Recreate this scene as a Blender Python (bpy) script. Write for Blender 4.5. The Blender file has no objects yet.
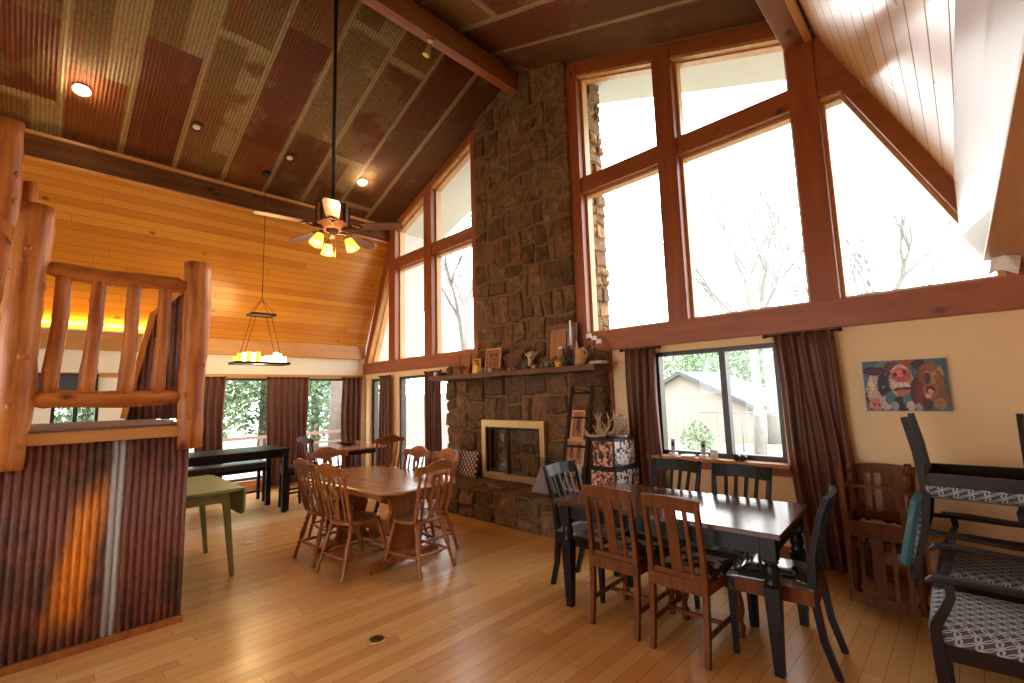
import bpy, bmesh, math, random
from mathutils import Vector, Matrix
from math import sin, cos, pi, radians
SC = bpy.context.scene
COL = SC.collection
rnd = random.Random(7)

# ------------------------------------------------------------------ node helpers
class NT:
    def __init__(s, name, rough=0.6, metal=0.0, spec=0.5):
        s.m = bpy.data.materials.new(name); s.m.use_nodes = True
        s.t = s.m.node_tree; s.n = s.t.nodes; s.l = s.t.links
        s.b = s.n['Principled BSDF']
        s.b.inputs['Roughness'].default_value = rough
        s.b.inputs['Metallic'].default_value = metal
        s.b.inputs['Specular IOR Level'].default_value = spec
        s.tc = s.n.new('ShaderNodeTexCoord')
        s.obj = s.tc.outputs['Object']
    def put(s, sock, v):
        if isinstance(v, bpy.types.NodeSocket): s.l.new(v, sock)
        elif isinstance(v, (tuple, list)) and sock.type == 'RGBA': sock.default_value = (*v[:3], 1)
        else: sock.default_value = v
    def math(s, op, a, b=0.0, c=0.0, clamp=False):
        n = s.n.new('ShaderNodeMath'); n.operation = op; n.use_clamp = clamp
        s.put(n.inputs[0], a); s.put(n.inputs[1], b); s.put(n.inputs[2], c); return n.outputs[0]
    def mix(s, f, a, b, mode='MIX'):
        n = s.n.new('ShaderNodeMix'); n.data_type = 'RGBA'; n.blend_type = mode
        s.put(n.inputs[0], f); s.put(n.inputs[6], a); s.put(n.inputs[7], b); return n.outputs[2]
    def map(s, v, scale=(1, 1, 1), loc=(0, 0, 0), rot=(0, 0, 0)):
        n = s.n.new('ShaderNodeMapping'); s.l.new(v, n.inputs[0])
        n.inputs['Scale'].default_value = scale; n.inputs['Location'].default_value = loc
        n.inputs['Rotation'].default_value = rot; return n.outputs[0]
    def noise(s, v, scale=5, detail=4, rough=.55, dist=0.0):
        n = s.n.new('ShaderNodeTexNoise'); s.put(n.inputs['Vector'], v)
        n.inputs['Scale'].default_value = scale; n.inputs['Detail'].default_value = detail
        n.inputs['Roughness'].default_value = rough; n.inputs['Distortion'].default_value = dist
        return n.outputs[0]
    def voro(s, v, scale=5, feat='F1', rnd_=1.0):
        n = s.n.new('ShaderNodeTexVoronoi'); n.feature = feat; s.put(n.inputs['Vector'], v)
        n.inputs['Scale'].default_value = scale; n.inputs['Randomness'].default_value = rnd_
        return n
    def ramp(s, f, stops, mode='LINEAR'):
        n = s.n.new('ShaderNodeValToRGB'); s.put(n.inputs[0], f); cr = n.color_ramp; cr.interpolation = mode
        while len(cr.elements) < len(stops): cr.elements.new(.5)
        for e, (p, c) in zip(cr.elements, stops):
            e.position = p; e.color = (*c, 1) if isinstance(c, tuple) else (c, c, c, 1)
        return n.outputs[0]
    def sep(s, v):
        n = s.n.new('ShaderNodeSeparateXYZ'); s.l.new(v, n.inputs[0]); return n.outputs
    def comb(s, x=0., y=0., z=0.):
        n = s.n.new('ShaderNodeCombineXYZ'); s.put(n.inputs[0], x); s.put(n.inputs[1], y); s.put(n.inputs[2], z); return n.outputs[0]
    def white(s, v):
        n = s.n.new('ShaderNodeTexWhiteNoise'); n.noise_dimensions = '3D'; s.put(n.inputs['Vector'], v); return n.outputs['Value']
    def objrand(s):
        return s.n.new('ShaderNodeObjectInfo').outputs['Random']
    def bump(s, h, strength=.3, dist=.01):
        n = s.n.new('ShaderNodeBump'); s.put(n.inputs['Height'], h)
        n.inputs['Strength'].default_value = strength; n.inputs['Distance'].default_value = dist
        s.l.new(n.outputs[0], s.b.inputs['Normal'])
    def col(s, c): s.put(s.b.inputs['Base Color'], c)
    def rough(s, r): s.put(s.b.inputs['Roughness'], r)

def plain(name, c, rough=.6, metal=0., spec=.5, var=.12, scale=12, bump=0.):
    k = NT(name, rough, metal, spec)
    n = k.noise(k.obj, scale, 3)
    k.col(k.mix(n, tuple(x*(1-var) for x in c), tuple(min(1, x*(1+var)) for x in c)))
    if bump: k.bump(n, bump, .01)
    return k.m

def wood(name, base, dark, axis=2, freq=26, rough=.38, knots=False, spec=.5, contrast=(.35, .7)):
    """streaky grain that runs along one object axis"""
    k = NT(name, rough, 0, spec)
    sc = [1.0, 1.0, 1.0]; sc[axis] = .07
    r = k.math('MULTIPLY', k.objrand(), 17.0)
    v = k.n.new('ShaderNodeVectorMath'); v.operation = 'ADD'
    k.l.new(k.obj, v.inputs[0]); k.l.new(k.comb(r, r, r), v.inputs[1])
    v = v.outputs[0]
    n = k.noise(k.map(v, tuple(sc)), freq, 6, .6, .12)
    n2 = k.noise(v, 2.5, 2)
    f = k.ramp(k.math('ADD', k.math('MULTIPLY', n, .8), k.math('MULTIPLY', n2, .2)), [(contrast[0], 0.), (contrast[1], 1.)])
    c = k.mix(f, dark, base)
    if knots:
        sk = [1.4, 1.4, 1.4]; sk[axis] = .8
        vo = k.voro(k.map(v, tuple(sk)), 2.8)
        kf = k.ramp(vo.outputs['Distance'], [(.07, 1.), (.11, .5), (.16, 0.)])
        c = k.mix(kf, c, tuple(x*.35 for x in dark))
    k.col(c)
    k.bump(n, .12, .004)
    return k.m

def planks(name, cols, width, length, rough=.4, gap=(.05, .02, .01), mortar=.004, grain=30, knots=True, swap=False, bumpy=.3, coat=0.):
    """boards along local x"""
    k = NT(name, rough)
    v = k.obj
    if swap:
        s = k.sep(v); v = k.comb(s[1], s[0], s[2])
    s = k.sep(v)
    row = k.math('FLOOR', k.math('DIVIDE', s[1], width))
    off = k.math('MULTIPLY', k.white(k.comb(row, 3.3, 0.)), length*3)
    xx = k.math('ADD', s[0], off)
    cell = k.math('FLOOR', k.math('DIVIDE', xx, length))
    w = k.white(k.comb(row, cell, 1.7))
    # grain
    g = k.noise(k.comb(k.math('MULTIPLY', xx, .06), k.math('ADD', s[1], k.math('MULTIPLY', w, 9.)), w), grain, 5, .6, .05)
    big = k.noise(v, 1.3, 3)
    f = k.math('ADD', k.math('MULTIPLY', w, .55), k.math('ADD', k.math('MULTIPLY', g, .45), k.math('MULTIPLY', k.math('SUBTRACT', big, .5), .35)))
    c = k.ramp(f, [(.15, cols[0]), (.45, cols[1]), (.8, cols[2])])
    if knots:
        vo = k.voro(k.comb(k.math('MULTIPLY', xx, .75), s[1], 0.), 2.9)
        kf = k.ramp(vo.outputs['Distance'], [(.04, 1.), (.07, .55), (.11, 0.)])
        c = k.mix(kf, c, tuple(x*.3 for x in cols[0]))
    fy = k.math('FRACT', k.math('DIVIDE', s[1], width))
    fx = k.math('FRACT', k.math('DIVIDE', xx, length))
    ey = k.math('MULTIPLY', k.math('MINIMUM', fy, k.math('SUBTRACT', 1., fy)), width)
    ex = k.math('MULTIPLY', k.math('MINIMUM', fx, k.math('SUBTRACT', 1., fx)), length)
    e = k.math('MINIMUM', ey, ex)
    ln = k.ramp(k.math('DIVIDE', e, mortar), [(.3, 1.), (1., 0.)])
    c = k.mix(ln, c, gap)
    k.col(c)
    h = k.math('SUBTRACT', k.math('MULTIPLY', g, .15), ln)
    k.bump(h, bumpy, .004)
    k.rough(k.math('ADD', rough-.03, k.math('MULTIPLY', k.noise(v, 3.5, 2), .06)))
    k.put(k.b.inputs['Specular IOR Level'], k.math('MULTIPLY', k.math('SUBTRACT', 1., ln), .5))
    if coat:
        k.put(k.b.inputs['Coat Weight'], k.math('MULTIPLY', k.math('SUBTRACT', 1., ln), coat)); k.b.inputs['Coat Roughness'].default_value = .12
    return k.m

M = {}
def mats():
    M['floor'] = planks('oak floor boards', [(.50, .24, .075), (.61, .32, .108), (.70, .40, .15)], .095, 1.15, rough=.30, gap=(.16, .06, .02), mortar=.0016, knots=False, swap=True, bumpy=.15, coat=.08)
    M['pine'] = planks('varnished pine boards', [(.52, .175, .016), (.64, .25, .028), (.70, .30, .042)], .105, 6.6, rough=.30, gap=(.20, .07, .015), mortar=.0028, coat=.3)
    M['pine_wide'] = planks('varnished pine boards wide', [(.60, .31, .12), (.64, .34, .135), (.68, .37, .15)], .158, 9., rough=.26, gap=(.24, .08, .015), mortar=.008, coat=.3, bumpy=.0)
    M['panel'] = wood('smooth varnished pine board', (.50, .36, .24), (.44, .30, .18), 1, 6, .34)
    M['beam'] = wood('stained beam timber x', (.36, .105, .03), (.25, .062, .018), 0, 14, .45, True)
    M['beam_y'] = wood('stained beam timber y', (.34, .12, .036), (.22, .065, .02), 1, 14, .45, True)
    M['beam_z'] = wood('stained beam timber z', (.34, .092, .028), (.23, .055, .016), 2, 14, .45, True)
    M['fascia'] = wood('dark fascia timber', (.17, .065, .018), (.075, .026, .008), 1, 12, .6, True, spec=.12)
    M['pinetrim'] = wood('pale pine trim', (.62, .30, .10), (.44, .19, .055), 1, 14, .4, True)
    M['pinetrim_z'] = wood('pale pine trim upright', (.66, .36, .15), (.48, .23, .08), 2, 14, .4)
    M['log'] = wood('peeled log', (.62, .235, .055), (.30, .075, .014), 2, 17, .42, True, spec=.35, contrast=(.38, .60))
    M['log_y'] = wood('peeled log lengthwise', (.62, .235, .055), (.30, .075, .014), 1, 17, .42, True, spec=.35, contrast=(.38, .60))
    M['oak'] = wood('honey oak', (.38, .135, .032), (.22, .066, .014), 2, 24, .30, spec=.4)
    M['oaktop'] = wood('oak table top', (.40, .18, .075), (.27, .11, .045), 0, 16, .22)
    M['brown'] = wood('brown stained oak', (.19, .062, .015), (.095, .028, .007), 2, 26, .45, spec=.14)
    M['walnut'] = wood('dark walnut table top', (.115, .042, .02), (.06, .02, .01), 0, 16, .16)
    M['black'] = plain('black painted wood', (.007, .006, .007), .36, spec=.25, var=.3)
    M['espresso'] = plain('dark brown painted wood', (.013, .006, .005), .4, spec=.22, var=.3)
    M['green'] = plain('green painted wood', (.24, .27, .12), .42, var=.12, scale=6)
    M['cream'] = plain('cream wall paint', (.84, .61, .35), .8, var=.03, scale=3)
    M['white_wall'] = plain('off white wall paint', (.83, .76, .64), .8, var=.03, scale=3)
    M['soffit'] = plain('pale painted soffit boards', (.60, .56, .52), .7, var=.06, scale=3)
    M['curtain'] = plain('brown satin curtain', (.135, .052, .034), .5, spec=.35, var=.15, scale=8)
    M['iron'] = plain('dark iron', (.03, .024, .02), .45, .6)
    M['bronze'] = plain('dark bronze', (.10, .05, .03), .4, .7)
    M['brass'] = plain('brushed brass', (.62, .43, .19), .38, .85, var=.1)
    M['winframe'] = plain('dark aluminium window frame', (.035, .028, .026), .4)
    M['winalu'] = plain('grey aluminium window frame', (.30, .33, .36), .4)
    M['white'] = plain('white paint', (.8, .8, .78), .5, var=.03)
    M['wax'] = plain('cream wax candle', (.80, .62, .22), .6, var=.05)
    M['steel'] = plain('satin steel', (.6, .6, .6), .3, .9)
    M['leather'] = plain('black vinyl upholstery', (.02, .02, .024), .3, var=.2, bump=.1)
    M['teal'] = plain('teal fabric', (.07, .20, .24), .7, var=.1)
    M['greycloth'] = plain('grey cloth', (.22, .20, .20), .9, var=.25, bump=.4)
    M['bone'] = plain('weathered bone', (.42, .31, .19), .6, var=.15, scale=25, bump=.2)
    M['rustyiron'] = plain('rusty sheet iron', (.18, .075, .045), .7, .2, var=.4, bump=.2)
    M['kraft'] = plain('tan card', (.50, .30, .16), .8, var=.1)
    M['board'] = wood('orange tan boards', (.48, .22, .07), (.30, .13, .04), 2, 12, .6)
    M['orange'] = plain('orange card', (.75, .36, .05), .6)
    M['yellow'] = plain('yellow card', (.8, .55, .06), .6)
    M['red'] = plain('crimson petals', (.35, .02, .04), .6)
    M['darkred'] = plain('dark plum leaves', (.07, .02, .025), .6)
    M['ceramic'] = plain('mottled stoneware', (.16, .14, .11), .3, var=.5, scale=30)
    M['amber'] = plain('amber glazed ceramic', (.45, .22, .07), .25, var=.4, scale=14)
    M['carpet'] = plain('speckled brown carpet', (.22, .13, .09), .95, var=1.0, scale=38, bump=.6)
    M['bark'] = plain('tree bark', (.16, .12, .10), .9, var=.4, scale=10)
    M['twig'] = plain('bare twigs', (.25, .235, .23), .9, var=.2)
    M['leaf'] = plain('green leaves', (.17, .27, .145), .6, var=.5, scale=.9)
    M['leaf_pale'] = plain('pale green leaves', (.22, .32, .17), .6, var=.4, scale=2)
    M['grass'] = plain('grass', (.27, .28, .19), .9, var=.35, scale=3)
    M['siding'] = plain('pinkish board siding', (.34, .29, .265), .8, var=.05)
    M['shingle'] = plain('grey shingles', (.10, .105, .12), .8, var=.2, scale=20)
    M['concrete'] = plain('pale concrete', (.36, .37, .37), .85, var=.08)
    M['deckwood'] = plain('brown deck paint', (.20, .10, .075), .7, var=.2)
    M['greystone'] = plain('grey garden stone', (.22, .21, .22), .9, var=.4, scale=7)
    M['plaster_dark'] = plain('dark firebox brick', (.04, .03, .025), .9, var=.4)
    M['phone'] = plain('silver plastic', (.35, .33, .33), .35)
    M['screen'] = plain('dark glossy screen', (.06, .08, .10), .12)
    M['sofa'] = plain('grey sofa fabric', (.26, .24, .23), .9, var=.15, scale=30)
    M['woodred'] = plain('dark red stained wood', (.10, .022, .010), .45, spec=.2, var=.25)
    M['mortar'] = plain('tan mortar', (.17, .10, .05), .95, var=.2, scale=20, bump=.4)
    # stone
    for nm, mul in (('stone', 1.0), ('stone_out', 1.6)):
        k = NT(nm, .85)
        vc = k.n.new('ShaderNodeVertexColor'); vc.layer_name = 'tint'
        n = k.noise(k.map(k.obj, (1, 1, .8)), 5.5, 9, .72, 1.2)
        n2 = k.noise(k.map(k.obj, (1.4, 1.4, .7)), 26, 5, .7, .3)
        c = k.ramp(n, [(.3, (.035*mul, .016*mul, .007*mul)), (.5, (.15*mul, .076*mul, .032*mul)), (.72, (.34*mul, .20*mul, .095*mul))])
        c = k.mix(.8, c, vc.outputs[0], 'MULTIPLY')
        c = k.mix(k.ramp(n2, [(.45, 0.), (.75, .45)]), c, (.30*mul, .18*mul, .085*mul))
        k.col(c); k.bump(k.math('ADD', n, k.math('MULTIPLY', n2, .5)), .8, .03)
        M[nm] = k.m
    # painted picture: colour attribute
    k = NT('printed picture', .45)
    vc = k.n.new('ShaderNodeVertexColor'); vc.layer_name = 'tint'
    k.col(vc.outputs[0])
    M['print'] = k.m
    # corrugated metal, ceiling: local x along slope, y along ridge
    k = NT('rusty corrugated roofing', .55, .25)
    s = k.sep(k.obj)
    wid = .607
    u = k.math('DIVIDE', k.math('ADD', s[1], 50*.607-1.17+.05), wid)
    colm = k.math('FLOOR', u); fu = k.math('FRACT', u)
    off = k.math('MULTIPLY', k.white(k.comb(colm, 2.2, 0.)), 1.9)
    vv = k.math('DIVIDE', k.math('ADD', s[0], k.math('ADD', off, 20.)), 1.9)
    row = k.math('FLOOR', vv); fv = k.math('FRACT', vv)
    w = k.white(k.comb(colm, row, 5.1)); w2 = k.white(k.comb(colm, row, 9.4))
    stre = k.noise(k.comb(k.math('MULTIPLY', s[0], .9), k.math('MULTIPLY', s[1], 5.), w), 1.6, 6, .65, .3)
    blot = k.noise(k.comb(s[0], s[1], k.math('MULTIPLY', w, 8.)), 1.6, 6, .62, .4)
    fine = k.noise(k.obj, 22, 5, .7)
    base = k.ramp(w, [(0., (.17, .034, .008)), (.30, (.25, .068, .014)), (.55, (.15, .052, .012)), (.74, (.27, .12, .03)), (.88, (.26, .17, .075))], 'CONSTANT')
    olive = k.mix(fine, (.16, .09, .03), (.36, .22, .085))
    rust = k.mix(fine, (.18, .036, .008), (.42, .13, .022))
    f = k.ramp(k.math('ADD', k.math('MULTIPLY', blot, .7), k.math('MULTIPLY', w2, .3)), [(.49, 0.), (.53, .7), (.62, .9)])
    c = k.mix(f, base, olive)
    c = k.mix(k.ramp(stre, [(.52, 0.), (.68, .6)]), c, rust)
    c = k.mix(k.ramp(fine, [(.3, .45), (.6, 0.)]), c, (.045, .02, .012))
    # far left part greyer, bare zinc
    galv = k.mix(fine, (.28, .19, .09), (.56, .42, .23))
    eu = k.math('SUBTRACT', 1., k.math('MULTIPLY', fu, 1.))
    edge = k.ramp(k.math('ADD', fu, k.math('MULTIPLY', k.math('SUBTRACT', blot, .5), .05)), [(.10, 1.), (.13, 0.)])
    endb = k.ramp(k.math('ADD', fv, k.math('MULTIPLY', k.math('SUBTRACT', stre, .5), .05)), [(.04, 1.), (.065, 0.)])
    endb = k.math('MULTIPLY', endb, k.ramp(w2, [(.45, 0.), (.55, 1.)]))
    wide = k.math('MULTIPLY', k.ramp(fu, [(.62, 0.), (.66, 1.)]), k.ramp(k.math('ADD', w2, k.math('MULTIPLY', k.math('SUBTRACT', blot, .5), .5)), [(.70, 0.), (.74, .85)]))
    g = k.math('MAXIMUM', k.math('MAXIMUM', edge, endb), wide)
    g = k.math('MULTIPLY', g, k.ramp(fine, [(.25, .55), (.5, .95)]))
    c = k.mix(g, c, galv)
    # dark lap line
    lap = k.ramp(fu, [(.0, 1.), (.014, 0.)])
    c = k.mix(k.math('MULTIPLY', lap, .8), c, (.03, .018, .012))
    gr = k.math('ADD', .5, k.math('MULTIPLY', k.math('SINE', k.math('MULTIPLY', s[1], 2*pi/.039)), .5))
    c = k.mix(k.math('MULTIPLY', k.ramp(gr, [(.55, 0.), (.95, 1.)]), .45), c, (.035, .014, .006))  # shade of the rib grooves painted into the colour as dark stripes
    k.col(c); k.bump(fine, .25, .006)
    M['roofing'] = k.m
    # corrugated metal, half wall: local y along wall, z up
    k = NT('rusty corrugated wall sheets', .55, .1, .3)
    s = k.sep(k.obj)
    fine = k.noise(k.map(k.obj, (1, 3, .7)), 16, 6, .7)
    blot = k.noise(k.map(k.obj, (1, 3., .8)), 2.4, 5, .6, .3)
    c = k.mix(fine, (.09, .024, .018), (.32, .135, .10))
    c = k.mix(k.ramp(k.noise(k.map(k.obj, (1, 2.2, 2.2)), 2.1, 3), [(.52, 0.), (.62, .75)]), c, k.mix(fine, (.02, .015, .012), (.12, .085, .06)))
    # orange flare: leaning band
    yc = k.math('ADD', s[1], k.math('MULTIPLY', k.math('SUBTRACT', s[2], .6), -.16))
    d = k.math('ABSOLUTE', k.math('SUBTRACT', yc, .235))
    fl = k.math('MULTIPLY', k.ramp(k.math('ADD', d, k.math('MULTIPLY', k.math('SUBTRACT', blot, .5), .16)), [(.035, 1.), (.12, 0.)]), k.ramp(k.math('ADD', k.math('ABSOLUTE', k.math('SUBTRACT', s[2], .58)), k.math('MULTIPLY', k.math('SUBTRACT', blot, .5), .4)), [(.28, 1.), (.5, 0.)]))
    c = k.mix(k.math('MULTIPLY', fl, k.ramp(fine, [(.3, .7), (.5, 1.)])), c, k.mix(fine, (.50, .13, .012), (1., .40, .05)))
    # bare zinc strip
    dz = k.math('ABSOLUTE', k.math('SUBTRACT', s[1], .40))
    z = k.ramp(k.math('ADD', dz, k.math('MULTIPLY', k.math('SUBTRACT', fine, .5), .05)), [(.02, .9), (.05, 0.)])
    c = k.mix(z, c, (.46, .50, .52))
    k.col(c); k.bump(fine, .3, .006)
    M['wallmetal'] = k.m
    # cow hide print
    def blotchy(nm, a, b, scale, th, rough=.7, third=None):
        k = NT(nm, rough)
        n = k.noise(k.obj, scale, 2, .5, .4)
        f = k.ramp(n, [(th, 0.), (th+.02, 1.)])
        c = k.mix(f, a, b)
        if third:
            n2 = k.noise(k.map(k.obj, (1, 1, 1), (3, 3, 3)), scale*1.2, 2)
            c = k.mix(k.ramp(n2, [(.56, 0.), (.58, 1.)]), c, third)
        k.col(c); return k.m
    M['cow'] = blotchy('cow hide seat fabric', (.015, .013, .012), (.62, .52, .42), 9, .47)
    M['cowbox_tan'] = blotchy('brown and black hide', (.03, .018, .014), (.62, .36, .24), 20, .48, .6, (.22, .06, .04))
    M['cowbox'] = blotchy('white and brown hide', (.70, .66, .66), (.03, .02, .02), 20, .52, .6, (.16, .04, .035))
    M['cloudy'] = blotchy('mottled grey seat fabric', (.10, .09, .085), (.34, .29, .25), 9, .5)
    M['glossblack'] = blotchy('black seat under clear plastic', (.03, .03, .035), (.16, .15, .15), 7, .55, .08)
    # ring lattice seat
    k = NT('dark fabric with pale interlocked rings', .7)
    s = k.sep(k.obj)
    def rings(a, b, sc):
        x = k.math('SUBTRACT', k.math('FRACT', k.math('MULTIPLY', a, sc)), .5)
        y = k.math('SUBTRACT', k.math('FRACT', k.math('MULTIPLY', b, sc)), .5)
        r = k.math('SQRT', k.math('ADD', k.math('MULTIPLY', x, x), k.math('MULTIPLY', y, y)))
        return k.ramp(k.math('ABSOLUTE', k.math('SUBTRACT', r, .46)), [(.035, 1.), (.06, 0.)])
    zz = k.math('ADD', s[2], .004)
    uy = k.math('ADD', s[1], zz); ux = k.math('ADD', s[0], zz)
    f = k.math('MAXIMUM', rings(ux, uy, 15.), rings(k.math('ADD', ux, .0333), k.math('ADD', uy, .0333), 15.))
    k.col(k.mix(f, (.035, .04, .055), (.34, .34, .33)))
    M['rings'] = k.m
    # patterned bag
    k = NT('maroon and white patterned cloth', .8)
    s = k.sep(k.obj)
    def tri(a, sc): return k.math('ABSOLUTE', k.math('SUBTRACT', k.math('FRACT', k.math('MULTIPLY', a, sc)), .5))
    f = k.ramp(k.math('ADD', tri(s[0], 14.), tri(s[2], 12.)), [(.27, 1.), (.31, 0.), (.62, 0.), (.66, 1.)], 'CONSTANT')
    k.col(k.mix(f, (.085, .018, .022), (.55, .48, .44)))
    M['maroon'] = k.m
    k = NT('pale blue checked card', .7)
    s = k.sep(k.obj)
    f = k.ramp(k.math('MULTIPLY', tri(s[0], 30.), tri(s[2], 30.)), [(.03, 1.), (.06, 0.)])
    k.col(k.mix(f, (.22, .30, .40), (.50, .60, .70))); M['bluecheck'] = k.m
    # fleck of glass
    g = NT('window glass'); g.n.remove(g.b)
    out = [x for x in g.n if x.type == 'OUTPUT_MATERIAL'][0]
    tr = g.n.new('ShaderNodeBsdfTransparent'); tr.inputs[0].default_value = (.97, .98, .98, 1)
    gl = g.n.new('ShaderNodeBsdfGlossy'); gl.inputs['Roughness'].default_value = .02
    lw = g.n.new('ShaderNodeLayerWeight'); lw.inputs[0].default_value = .5
    pw = g.math('POWER', lw.outputs['Facing'], 5.0)
    ff = g.math('ADD', g.math('MULTIPLY', pw, .55), .02)
    mx = g.n.new('ShaderNodeMixShader')
    g.l.new(ff, mx.inputs[0]); g.l.new(tr.outputs[0], mx.inputs[1]); g.l.new(gl.outputs[0], mx.inputs[2]); g.l.new(mx.outputs[0], out.inputs[0])
    M['glass'] = g.m
    M['fireglass'] = plain('smoked fireplace glass', (.012, .012, .012), .06)
    def emit(nm, c, e, base=(.8, .6, .3)):
        k = NT(nm, .5); k.col(base)
        k.b.inputs['Emission Color'].default_value = (*c, 1); k.b.inputs['Emission Strength'].default_value = e; return k.m
    M['bulb_hot'] = emit('lit candle lamp', (1., .62, .22), 9)
    M['bulb_dim'] = emit('lit amber candle sleeve', (1., .50, .06), 1.1, (.7, .45, .1))
    M['shade'] = emit('lit amber glass shade', (1., .40, .05), 1.3, (.8, .5, .1))
    M['shade_mouth'] = emit('glowing lamp mouth', (1., .80, .45), 8)
    M['lamp'] = emit('lit recessed lamp', (1., .80, .55), 12)
    M['lampoff'] = plain('frosted lamp face', (.75, .70, .6), .4)
mats()

# ------------------------------------------------------------------ mesh builder
class MB:
    def __init__(s): s.bm = bmesh.new(); s.mi = 0; s.cl = None; s.tint = (1, 1, 1)
    def _face(s, vs, smooth=False):
        try: f = s.bm.faces.new(vs)
        except ValueError: return None
        f.material_index = s.mi; f.smooth = smooth
        if s.cl is not None:
            for lp in f.loops: lp[s.cl] = (*s.tint, 1)
        return f
    def colour(s): s.cl = s.bm.loops.layers.color.new('tint'); return s
    def hull(s, a, b, smooth=False, caps=True):
        """two loops of points joined"""
        A = [s.bm.verts.new(p) for p in a]; B = [s.bm.verts.new(p) for p in b]
        n = len(A)
        for i in range(n): s._face([A[i], A[(i+1) % n], B[(i+1) % n], B[i]], smooth)
        if caps: s._face(A[::-1]); s._face(B)
        return s
    def box(s, x0, x1, y0, y1, z0, z1, bev=0., M_=None):
        if bev <= 0:
            P = [(x0, y0), (x1, y0), (x1, y1), (x0, y1)]
            L = [[(x, y, z0) for x, y in P], [(x, y, z1) for x, y in P]]
        else:
            b = min(bev, (x1-x0)*.45, (y1-y0)*.45, (z1-z0)*.45)
            def ring(i, z): return [(x0+i, y0, z), (x1-i, y0, z), (x1, y0+i, z), (x1, y1-i, z), (x1-i, y1, z), (x0+i, y1, z), (x0, y1-i, z), (x0, y0+i, z)]
            def inn(z):
                return [(x0+b, y0+b*.4, z), (x1-b, y0+b*.4, z), (x1-b*.4, y0+b, z), (x1-b*.4, y1-b, z), (x1-b, y1-b*.4, z), (x0+b, y1-b*.4, z), (x0+b*.4, y1-b, z), (x0+b*.4, y0+b, z)]
            L = [inn(z0), ring(b, z0+b*.6), ring(b, z1-b*.6), inn(z1)]
        if M_ is not None: L = [[tuple(M_ @ Vector(p)) for p in r] for r in L]
        R = [[s.bm.verts.new(p) for p in r] for r in L]
        for a, c in zip(R, R[1:]):
            n = len(a)
            for i in range(n): s._face([a[i], a[(i+1) % n], c[(i+1) % n], c[i]])
        s._face(R[0][::-1]); s._face(R[-1]); return s
    def bar(s, p0, p1, w0, d0, w1=None, d1=None, up=(0, 1, 0)):
        """rectangular bar, width along 'side', depth along up-ish"""
        p0 = Vector(p0); p1 = Vector(p1); w1 = w0 if w1 is None else w1; d1 = d0 if d1 is None else d1
        t = (p1-p0).normalized(); u = Vector(up)
        if abs(t.dot(u)) > .95: u = Vector((1, 0, 0))
        side = t.cross(u).normalized(); u = side.cross(t).normalized()
        def r(p, w, d): return [p-side*w/2-u*d/2, p+side*w/2-u*d/2, p+side*w/2+u*d/2, p-side*w/2+u*d/2]
        return s.hull(r(p0, w0, d0), r(p1, w1, d1))
    def sweep(s, pts, w, d, up=(0, 1, 0), smooth=False):
        """rect section along a path; w,d numbers or lists"""
        P = [Vector(p) for p in pts]; n = len(P)
        W = w if isinstance(w, (list, tuple)) else [w]*n; D = d if isinstance(d, (list, tuple)) else [d]*n
        R = []
        for i, p in enumerate(P):
            t = (P[min(i+1, n-1)]-P[max(i-1, 0)]).normalized(); u = Vector(up)
            side = t.cross(u).normalized(); u2 = side.cross(t).normalized()
            R.append([s.bm.verts.new(q) for q in (p-side*W[i]/2-u2*D[i]/2, p+side*W[i]/2-u2*D[i]/2, p+side*W[i]/2+u2*D[i]/2, p-side*W[i]/2+u2*D[i]/2)])
        for a, c in zip(R, R[1:]):
            for i in range(4): s._face([a[i], a[(i+1) % 4], c[(i+1) % 4], c[i]], smooth)
        s._face(R[0][::-1]); s._face(R[-1]); return s
    def tube(s, pts, rad, n=10, jitter=0., rg=None, cap=True):
        P = [Vector(p) for p in pts]; m = len(P)
        Rr = rad if isinstance(rad, (list, tuple)) else [rad]*m
        R = []; ref = Vector((.31, .17, .93))
        t0 = (P[1]-P[0]).normalized()
        if abs(t0.dot(ref)) > .9: ref = Vector((1, .1, 0))
        side = t0.cross(ref).normalized()
        for i, p in enumerate(P):
            t = (P[min(i+1, m-1)]-P[max(i-1, 0)]).normalized()
            side = (side-t*side.dot(t)).normalized(); u = t.cross(side)
            ring = []
            for j in range(n):
                a = 2*pi*j/n; r = Rr[i]*(1+(rg.uniform(-jitter, jitter) if rg else 0))
                ring.append(s.bm.verts.new(p+side*cos(a)*r+u*sin(a)*r))
            R.append(ring)
        for a, c in zip(R, R[1:]):
            for i in range(n): s._face([a[i], a[(i+1) % n], c[(i+1) % n], c[i]], True)
        if cap: s._face(R[0][::-1]); s._face(R[-1])
        return s
    def turned(s, p0, p1, prof, n=10):
        """prof: list of (t 0..1, radius)"""
        p0 = Vector(p0); p1 = Vector(p1)
        return s.tube([p0.lerp(p1, t) for t, r in prof], [r for t, r in prof], n)
    def prism(s, poly, t, M_=None, y0=0.):
        """poly in x,z; thickness t along y"""
        a = [Vector((x, y0, z)) for x, z in poly]; b = [Vector((x, y0+t, z)) for x, z in poly]
        if M_ is not None: a = [M_ @ p for p in a]; b = [M_ @ p for p in b]
        return s.hull(a, b)
    def ell(s, c, rx, ry, rz, nu=14, nv=9, M_=None):
        c = Vector(c); R = []
        for i in range(nv+1):
            th = pi*i/nv
            R.append([s.bm.verts.new(((M_ @ Vector((rx*sin(th)*cos(2*pi*j/nu), ry*sin(th)*sin(2*pi*j/nu), -rz*cos(th)))) if M_ is not None else Vector((rx*sin(th)*cos(2*pi*j/nu), ry*sin(th)*sin(2*pi*j/nu), -rz*cos(th))))+c) for j in range(nu)] if 0 < i < nv else None)
        def tip(zv): 
            v = Vector((0, 0, zv)); v = M_ @ v if M_ is not None else v
            return s.bm.verts.new(v+c)
        b, t = tip(-rz), tip(rz)
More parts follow.
